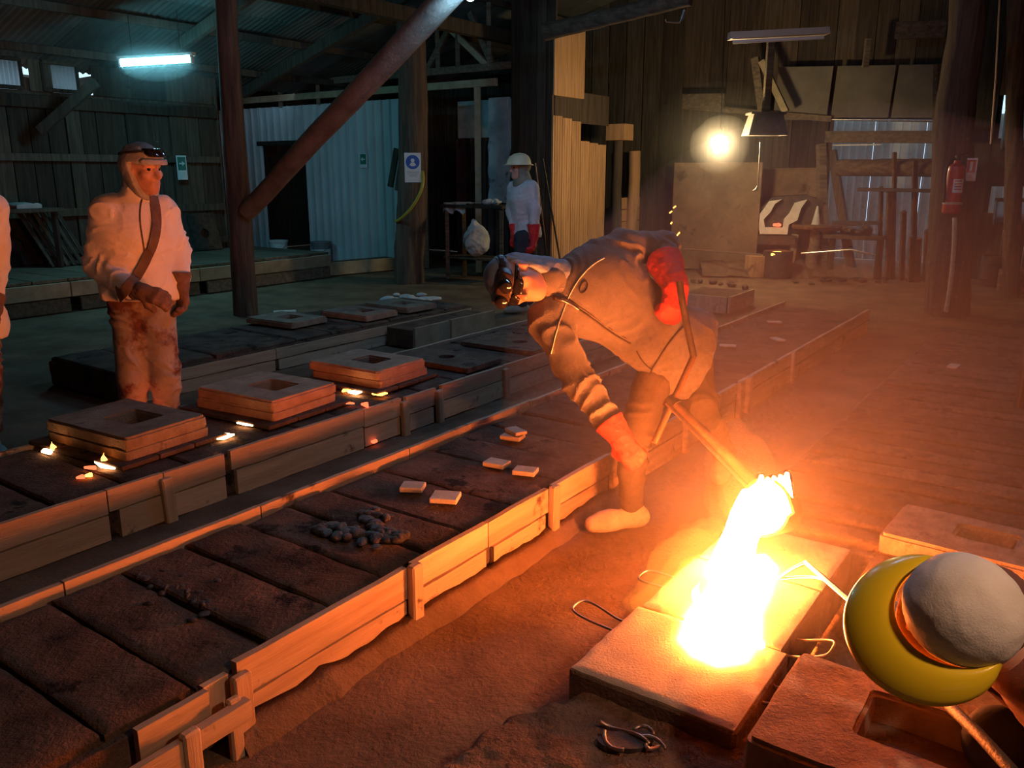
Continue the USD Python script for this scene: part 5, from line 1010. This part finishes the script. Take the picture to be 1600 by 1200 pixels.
holed_plate(283, 415, .55, .60, .3, 'dark leaning plate with a round hole left of the slim leaning post'); holed_plate(328, 412, .5, .58, .3, 'dark leaning plate with a round hole close to the slim leaning post')
ls = T('timber_bundle', 'row of dark slats leaning on the wall behind the worker\'s elbow', 'timber', (*on_wall(115, 430, -11.3)[:2], .38))
for k in range(6):
    c = on_wall(88 + k * 11, 435, -10.9); c[2] = .385; ls.part('slat', beam(c, c + W(-.22, -.30, 0) + [0, 0, .72], .10, .02), 'iron' if k % 2 else 'darkplank')
wt = T('side_table', 'dark narrow table against the wall at the left edge', 'table', (*on_wall(30, 420, -11.0)[:2], 0)); a, b = on_wall(-30, 326, -11.1), on_wall(78, 326, -11.1); a[2] = b[2] = 1.10
wt.part('table_top', beam(a, b, .7, .05), 'darkplank')
for q in (.1, .9):
    for s in (-.25, .25): e = a + (b - a) * q + W(0, s, 0); wt.part('leg', beam([*e[:2], .38], [*e[:2], 1.09], .06, .06, up=(0, 1, 0)), 'darkplank')
single('folded_sack', place(slab(.5, .3, .06, 12, 8, .02, 8, .02, 4), (a + (b - a) * .55) + [0, 0, .085], RZ), 'capgrey', 'flattened grey sack on the dark wall table', 'sack')
def arrow_sign(c, wd, ht, nrm, flip, lab, green_share=.6):
    """a white plate with a green field and an arrow; nrm points to the viewer"""
    nrm = np.asarray(nrm, float) / np.linalg.norm(nrm); s_ = np.cross([0, 0, 1.0], nrm); t = T('arrow_sign', lab, 'sign', c)
    def put(poly, z0, z1): v, f = prism(poly, z0, z1); return (np.asarray(c) + v[:, :1] * s_ + v[:, 1:2] * np.array([0, 0, 1.0]) + v[:, 2:] * nrm, f)
    t.part('plate', put(sbox(-wd / 2, -ht / 2, wd / 2, ht / 2), 0, .008), 'signwhite'); g0 = ht / 2 - ht * green_share
    t.part('green_field', put(sbox(-wd * .4, g0, wd * .4, ht * .44), .008, .011), 'signgreen'); cy = (g0 + ht * .44) / 2; k = wd * .34 * (-1 if flip else 1); q = wd * .06
    arrow = Polygon([(-k * .8, cy - q), (k * .1, cy - q), (k * .1, cy - q * 3.4), (k * .9, cy), (k * .1, cy + q * 3.4), (k * .1, cy + q), (-k * .8, cy + q)]); t.part('arrow', put(arrow.buffer(0), .011, .014), 'signwhite')
arrow_sign(on_wall(284, 262, VL + .16), .17, .36, W(0, 1, 0), False, 'small white and green arrow sign on the plank wall, pointing right')
arrow_sign(AT(568, 251, UB - .04), .17, .24, W(-1, 0, 0), True, 'small green arrow sign on the blue sheet wall, pointing left', .75)
# safety sign on the thick log: white plate, blue disc with a masked head, lines of writing
sg = T('safety_sign', 'white sign with a blue round safety symbol on the thick log', 'sign', D(645, 262, 11.98)); sc_ = D(645, 262, 11.98); nr = -sc_.copy(); nr[2] = 0; nr /= np.linalg.norm(nr); ss = np.cross([0, 0, 1.0], nr); ss = np.cross(nr, ss) if 0 else ss
def sput(poly, z0, z1): v, f = prism(poly, z0, z1); return (sc_ + v[:, :1] * ss + v[:, 1:2] * np.array([0, 0, 1.0]) + v[:, 2:] * nr, f)
sgp = sg.part('plate', sput(sbox(-.115, -.2, .115, .2), 0, .008), 'signwhite'); sg.part('blue_disc', sput(Point(0, .075).buffer(.095), .008, .011), 'signblue', 'blue round field'); sg.part('symbol', sput(Point(0, .098).buffer(.026).union(sbox(-.026, .02, .026, .07)).union(Polygon([(-.05, .03), (.05, .03), (.03, .06), (-.03, .06)])), .011, .014), 'signwhite', 'white head and shoulders symbol')
for k, (y, w) in enumerate(((-.06, .085), (-.085, .075), (-.11, .06))): sg.part('writing', sput(sbox(-w, y - .006, w, y + .006), .008, .0095), 'signgrey', parent=sgp)
def pail(c, r, h, mt, lab, band=None):
    t = T('bucket', lab, 'bucket', c); v, f = lathe([(0, .003), (r * .82, .003), (r * .82, 0), (r, h), (r * 1.06, h), (r * 1.06, h - .03), (r * .98, h - .03), (r * .94, h - .01), (r * .78, .02), (0, .02)], 26, c); bp = t.part('body', (v, f), mt, smooth=40)
    t.part('bail', tube(bez(np.asarray(c) + [[-r * 1.04, 0, h - .03], [-r * .7, -r * .7, h - .12], [0, -r * 1.1, h - .18], [r * .7, -r * .7, h - .12], [r * 1.04, 0, h - .03]], 16), .004, 6), 'wire')
    if band: v, f = lathe([(r * .90, h * .3), (r * .955, h * .65)], 26, c); v[:, :2] = (v[:, :2] - np.asarray(c)[:2]) * 1.012 + np.asarray(c)[:2]; t.part('printed_band', (v, f), band, parent=bp)
q = G(437, 411, 0); pail(q, .16, .40, 'pail', 'white plastic bucket with a printed band by the dark doorway', 'signgrey'); q = G(503, 409, 0); pail(q, .175, .36, 'greypail', 'dark grey bucket with a pale band in front of the blue sheet wall', 'pail')
single('leaning_plank', beam(AT(610, 292, UB - .16), AT(620, 232, UB - .14), .05, .10), 'darkplank', 'short dark plank hung on the blue wall left of the thick log', 'plank')
single('yellow_hose', tube(bez([AT(660, 268, 9.0), AT(657, 300, 8.9), AT(640, 328, 8.85), AT(618, 345, 9.0)], 20), .022, 10), 'yhose', 'yellow hose looped on the thick log below the safety sign', 'hose', smooth=True)
dn = T('doorway_notice', 'pale small notice inside the dark doorway', 'sign', AT(424, 232, 11.4)); dn.part('plate', beam(AT(416, 232, 11.4), AT(433, 232, 11.4), .01, .33), 'redsheet')
# work table with a cloth in the bay, bag hanging below
tc = AT(755, 318, 9.9); wk = T('work_table', 'dark work table behind the bending man\'s cap, strewn with cloths', 'table', (tc[0], tc[1], 0)); a, b = AT(706, 322, 9.9), AT(802, 322, 9.9); a[2] = b[2] = 1.08
wk.part('table_top', beam(a, b, .55, .045), 'darkplank')
for qv in (.06, .94):
    for s in (-.2, .2): e = a + (b - a) * qv + W(s, 0, 0); wk.part('leg', beam([*e[:2], 0], [*e[:2], 1.06], .06, .06, up=(0, 1, 0)), 'beamx')
wk.part('shelf', beam(a + [0, 0, -.75], b + [0, 0, -.75], .45, .03), 'darkplank')
def drape(c, sx, sy, hang, seed, mt, lab, name='cloth'):
    nx_, ny_ = 34, 24; x, y = np.meshgrid(np.linspace(-sx, sx, nx_), np.linspace(-sy, sy, ny_), indexing='ij'); z = .03 * meshkit.fbm(np.stack([x * 9, y * 9, x * 0 + seed], -1), 3, seed)
    over = np.clip(-y - sy * .35, 0, 9); z = z - np.where(over > 0, over * hang, 0) * (1 + .25 * np.sin(x * 30 + seed)); yy = np.where(over > 0, -sy * .35 - .02 * np.sin(x * 34) - over * .12, y)
    i, j = np.meshgrid(np.arange(nx_ - 1), np.arange(ny_ - 1), indexing='ij'); v = np.stack([x, yy, z], -1).reshape(-1, 3); f = np.stack([i * ny_ + j, (i + 1) * ny_ + j, (i + 1) * ny_ + j + 1, i * ny_ + j + 1], -1).reshape(-1, 4)
    v = rotz(v, RZ + math.pi / 2 * 0) + np.asarray(c); single(name, cat([(v, f), (v - [0, 0, .006], f[:, ::-1])]), mt, lab, 'cloth', smooth=True)
mid = a + (b - a) * .2 + W(-.12, 0, 0) + [0, 0, .03]; drape(mid, .22, .26, .75, 3, 'bag', 'grey white cloth hanging over the left corner of the work table')
m = lumps((a + (b - a) * .68) + [0, 0, .06], 7, .05, .05, 31, .7); single('crumpled_rag', m, 'bag', 'crumpled pale rag on the right half of the work table', 'rag', smooth=True)
bc = AT(745, 382, 9.75); f_ = Field(bc - .34, bc + .34, .016); f_.ell(bc + [0, 0, -.03], (.20, .18, .22), k=.05); f_.cone(bc + [0, 0, .12], bc + [-.03, 0, .24], .10, .05, .06); mm = f_.mesh(); mm = (mm[0] + normals(mm) * ((meshkit.fbm(mm[0] * 8, 3, 5) - .5) * .08)[:, None], mm[1]); mm = (mm[0] * 1.0 - [0, 0, 0], mm[1])
mm[0][:, 2] = mm[0][:, 2] - mm[0][:, 2].min() + .36; single('stuffed_bag', mm, 'bag', 'stuffed pale blue bag on the shelf of the work table', 'bag', smooth=True)
for k, (x0, y0, x1, y1, lab) in enumerate(((836, 255, 860, 398, 'thin pale pole leaning just right of the hard hatted man'), (848, 248, 880, 400, 'thin dark pole leaning by the plywood edge'))):
    p0, p1_ = AT(x0, y0, UB - .45), AT(x1, y1, UB - .9); p1_ = G(x1, y1 + 35, 0); single('leaning_pole', tube([p0, (p0 + p1_) / 2, p1_], .014, 8), 'wire' if k == 0 else 'iron', lab, 'pole', smooth=True)
single('plaster_rubble', lumps(G(640, 466, .03), 16, .16, .07, 51, .5), 'bag', 'pale rubble heap on the floor beyond the low bed', 'rubble', kind='stuff', smooth=True)
# furnace corner
fc = AT(1214, 345, 13.2); fb = np.array([fc[0], fc[1], 0]); fu = T('cracked_furnace', 'tilted dark furnace shell with a broken white lining round its mouth', 'furnace', fb); fr = -fb / np.linalg.norm(fb); fs = np.cross([0, 0, 1.0], fr) 
def fput(poly, z0, z1): v, f = prism(poly, z0, z1); return (fc + v[:, :1] * fs + v[:, 1:2] * np.array([0, .0, 1.0]) + v[:, 2:] * fr, f)
U_out = [(-.24, -.20), (.17, -.20), (.18, -.05), (.30, .02), (.34, .20), (.42, .33), (.24, .28), (.17, .12), (.10, .03), (.09, -.10), (-.17, -.10), (-.20, .02), (-.10, .14), (-.05, .26), (.05, .33), (-.14, .30), (-.2, .2), (-.28, .08), (-.29, -.02)]
fu.part('white_lining', fput(Polygon(U_out).buffer(0), 0, .10), 'lining', smooth=False); fu.part('shell', fput(Polygon([(-.27, -.22), (.22, -.22), (.62, -.05), (.66, .30), (.40, .40), (-.1, .36), (-.33, .1)]), -.55, -.01), 'iron', smooth=False)
fu.part('trough', fput(sbox(-.30, -.36, .30, -.22), -.35, .12), 'iron')
for x, d in ((-.34, .1), (.36, .0)): fu.part('leg', beam(fc + fs * x * .8 + [0, 0, -.2], [*(fc + fs * (x - .12))[:2], 0], .09, .09), 'lightbeam')
single('lining_glow', lumps(fc + fs * .0 + fr * .06 + [0, 0, -.06], 3, .02, .03, 61), 'ember_low', 'faint red glow inside the furnace mouth', 'ember')
pc = G(1213, 433, 0); pot = T('ember_pot', 'dark round pot with glowing coals below the furnace', 'pot', pc); v, f = lathe([(0, .01), (.2, .01), (.22, 0), (.22, .40), (.19, .40), (.18, .30), (0, .30)], 24, pc); pot.part('body', (v, f), 'iron', smooth=40); pot.part('coals', lumps(pc + [0, 0, .36], 10, .07, .04, 62), 'ember', 'glowing orange coals', smooth=40)
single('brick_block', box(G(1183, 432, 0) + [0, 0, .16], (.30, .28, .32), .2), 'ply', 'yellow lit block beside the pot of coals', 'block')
an_ = G(1268, 430, 0); st = T('anvil_stand', 'round topped stand right of the furnace with a pointed casting', 'stand', an_); st.part('column', log(an_, an_ + [0, 0, .72], .10, .08, 6), 'beamx'); v, f = lathe([(0, .72), (.34, .72), (.36, .75), (.34, .78), (0, .78)], 26, an_); st.part('top', (v, f), 'rust', smooth=40); v, f = lathe([(.0, .78), (.07, .78), (.05, .88), (.015, 1.05), (0, 1.06)], 14, an_); st.part('point', (v, f), 'lining', smooth=40)
single('long_rod', tube([AT(1056, 388, 12.6), AT(1190, 398, 12.3)], .014, 8), 'steel', 'long bright iron rod lying level behind the bending man\'s hip', 'rod'); single('long_rod', tube([AT(1252, 396, 12.3), AT(1330, 390, 12.2), AT(1368, 399, 12.2)], .014, 8), 'steel', 'bent iron rod lying level right of the furnace', 'rod')
single('ash_ridge', berm(0, 3.4, 0, .5, .16, 21), 'floor', 'low ridge of ash and sand before the furnace', 'sand', kind='stuff', smooth=True)
pr_ = stage.GetPrimAtPath('/World/ash_ridge'); pr_.GetAttribute('xformOp:translate').Set(Gf.Vec3d(*map(float, G(1270, 432, -.01)))); UsdGeom.Xformable(pr_).AddRotateZOp().Set(-60)
single('floor_debris', cat([lumps(G(x, y, .02), 3, .12, .045, 70 + k, .6) for k, (x, y) in enumerate(((1255, 442), (1290, 438), (1330, 436), (1370, 440), (1420, 436), (1090, 440), (1140, 446)))]), 'iron', 'scattered dark scrap on the floor before the furnace', 'scrap', kind='stuff', smooth=True)
rack = T('bar_rack', 'rack of upright iron bars between the furnace and the extinguisher post', 'rack', G(1410, 432, 0))
for k, (x, y0, y1) in enumerate(((1377, 292, 428), (1390, 300, 430), (1398, 238, 430), (1412, 330, 432), (1424, 370, 434), (1436, 372, 434), (1448, 360, 434), (1430, 250, 430))):
    b0 = G(x - 3, y1 + 6, 0); t0 = AT(x, y0, 12.9 + .06 * (k % 3)); rack.part('bar', beam(b0, [t0[0], t0[1], max(t0[2], .5)], .05 + .02 * (k % 2), .05, up=(0, 1, 0)), 'rust')
rack.part('rail', beam(AT(1340, 296, 12.9), AT(1455, 298, 12.9), .05, .05), 'iron'); rack.part('rail', beam(AT(1300, 348, 12.9), AT(1375, 348, 12.9), .06, .05), 'iron')
bn = T('work_bench', 'cluttered dark bench behind the rack of bars', 'bench', G(1330, 420, 0)); a, b = AT(1295, 362, 13.4), AT(1385, 362, 13.4); a[2] = b[2] = .62; bn.part('bench_top', beam(a, b, .6, .06), 'darkplank')
for qv in (.08, .92): e = a + (b - a) * qv; bn.part('leg', beam([*e[:2], 0], [*e[:2], .6], .08, .08, up=(0, 1, 0)), 'darkplank')
single('scrap_pile', lumps((a + b) / 2 + [0, 0, .10], 12, .22, .09, 81, .7), 'iron', 'heap of dark scrap on the bench behind the bars', 'scrap', kind='stuff')
def barrel(px, py, r, h, lab, mt='iron'):
    c = G(px, py, 0); t = T('steel_drum', lab, 'drum', c); pr = [(0, 0), (r, 0)]
    for k in range(1, 4): z = h * k / 4; pr += [(r, z - .02), (r * 1.05, z), (r, z + .02)]
    v, f = lathe(pr + [(r, h), (r * .95, h), (r * .95, h - .02), (0, h - .02)], 22, c); t.part('body', (v, f), mt, smooth=40)
barrel(1549, 446, .17, .42, 'small dark drum at the far right behind the extinguisher post'); barrel(1583, 456, .2, .3, 'low rusty drum at the right edge of the picture', 'rust')
# extinguisher on the log post, its label, the paper sign behind and a hanging hose
ec = D(1491, 292, 9.02); eb = ec - [0, 0, .28]; ex = T('fire_extinguisher', 'red fire extinguisher hung on the thick log post', 'fire extinguisher', eb)
v, f = lathe([(0, 0), (.075, .0), (.092, .02), (.092, .44), (.08, .49), (.035, .52), (.03, .55), (0, .55)], 26, eb); ex.part('cylinder', (v, f), 'red', smooth=40); ex.part('valve', tube([eb + [0, 0, .54], eb + [0, 0, .60]], .026, 12), 'black'); ex.part('lever', beam(eb + [-.02, -.02, .60], eb + [.11, -.04, .63], .03, .015), 'black'); ex.part('hose', tube(bez([eb + [-.03, 0, .57], eb + [-.11, -.03, .50], eb + [-.115, -.03, .30], eb + [-.10, -.02, .12]], 18), .014, 8), 'black', smooth=True)
g0 = np.linspace(-2.2, -1.05, 9); vv = np.vstack([np.c_[.0935 * np.cos(g0), .0935 * np.sin(g0), np.full(9, .22)], np.c_[.0935 * np.cos(g0), .0935 * np.sin(g0), np.full(9, .36)]]) + eb; qn = np.arange(8); lbp = ex.part('label', (vv, np.stack([qn, qn + 1, qn + 10, qn + 9], 1)), 'signwhite', 'white printed label', smooth=True)
for k in range(4): gg = np.linspace(-2.05, -1.3 + .1 * (k % 2), 7); z = .335 - k * .028; vv = np.vstack([np.c_[.0945 * np.cos(gg), .0945 * np.sin(gg), np.full(7, z)], np.c_[.0945 * np.cos(gg), .0945 * np.sin(gg), np.full(7, z + .010)]]) + eb; qn = np.arange(6); ex.part('printed_line', (vv, np.stack([qn, qn + 1, qn + 8, qn + 7], 1)), 'red', parent=lbp, smooth=True)
v, f = lathe([(.0945, .10), (.0945, .125)], 26, eb); ex.part('bracket_band', (v, f), 'dull_enamel', smooth=True)
fs_ = T('extinguisher_sign', 'small white and red sign right of the extinguisher', 'sign', D(1517, 265, 9.2)); c = D(1517, 265, 9.2); nr = -c.copy(); nr[2] = 0; nr /= np.linalg.norm(nr); ss2 = np.cross([0, 0, 1.0], nr)
def fput2(poly, z0, z1): v, f = prism(poly, z0, z1); return (c + v[:, :1] * ss2 + v[:, 1:2] * np.array([0, 0, 1.0]) + v[:, 2:] * nr, f)
fs_.part('plate', fput2(sbox(-.055, -.12, .055, .12), 0, .008), 'signwhite'); fs_.part('red_field', fput2(sbox(-.04, -.03, .04, .10), .008, .011), 'red', 'red field'); fs_.part('symbol', fput2(sbox(-.012, -.015, .012, .06).union(Point(0, .07).buffer(.014)), .011, .013), 'signwhite')
single('hanging_hose', tube(bez([D(1492, 340, 9.0), D(1491, 380, 9.0), D(1487, 430, 9.05), D(1478, 487, 9.1)], 22), .024, 10), 'hose', 'dirty white hose hanging down the extinguisher post', 'hose', smooth=True)
single('conduit', tube([D(1562, 0, 9.6), D(1556, 120, 9.6), D(1548, 225, 9.6)], .012, 8), 'wire', 'thin conduit running down right of the extinguisher post', 'pipe')
stk = G(1592, 640, .19); single('upright_stake', beam(stk, stk + [0, 0, .45], .05, .05, up=(0, 1, 0)), 'iron', 'dark upright stake on the right bed at the right edge', 'stake')
# a few flying sparks behind the raised arm
for k, (x0, y0, x1, y1) in enumerate(((1046, 333, 1050, 330), (1052, 325, 1056, 322), (1048, 350, 1050, 347), (1056, 370, 1062, 363), (1052, 383, 1060, 376), (1059, 403, 1063, 400))):
    single('flying_spark', tube([D(x0, y0, 6.0), D((x0 + x1) / 2, (y0 + y1) / 2, 6.0), D(x1, y1, 6.0)], .005, 6), 'ember', ('upper left', 'topmost', 'small upper', 'long middle', 'long lower', 'lowest')[k] + ' flying spark behind the raised sleeve', 'spark')
single('iron_bar', tube([G(225, 566, .02), G(312, 553, .02)], .012, 8), 'steel', 'bright thin iron bar on the floor behind the standing man\'s legs', 'bar')
single('metal_scrap', box(G(445, 487, .01), (.25, .12, .02), .3), 'lining', 'pale scrap on the floor right of the slim leaning post', 'scrap')
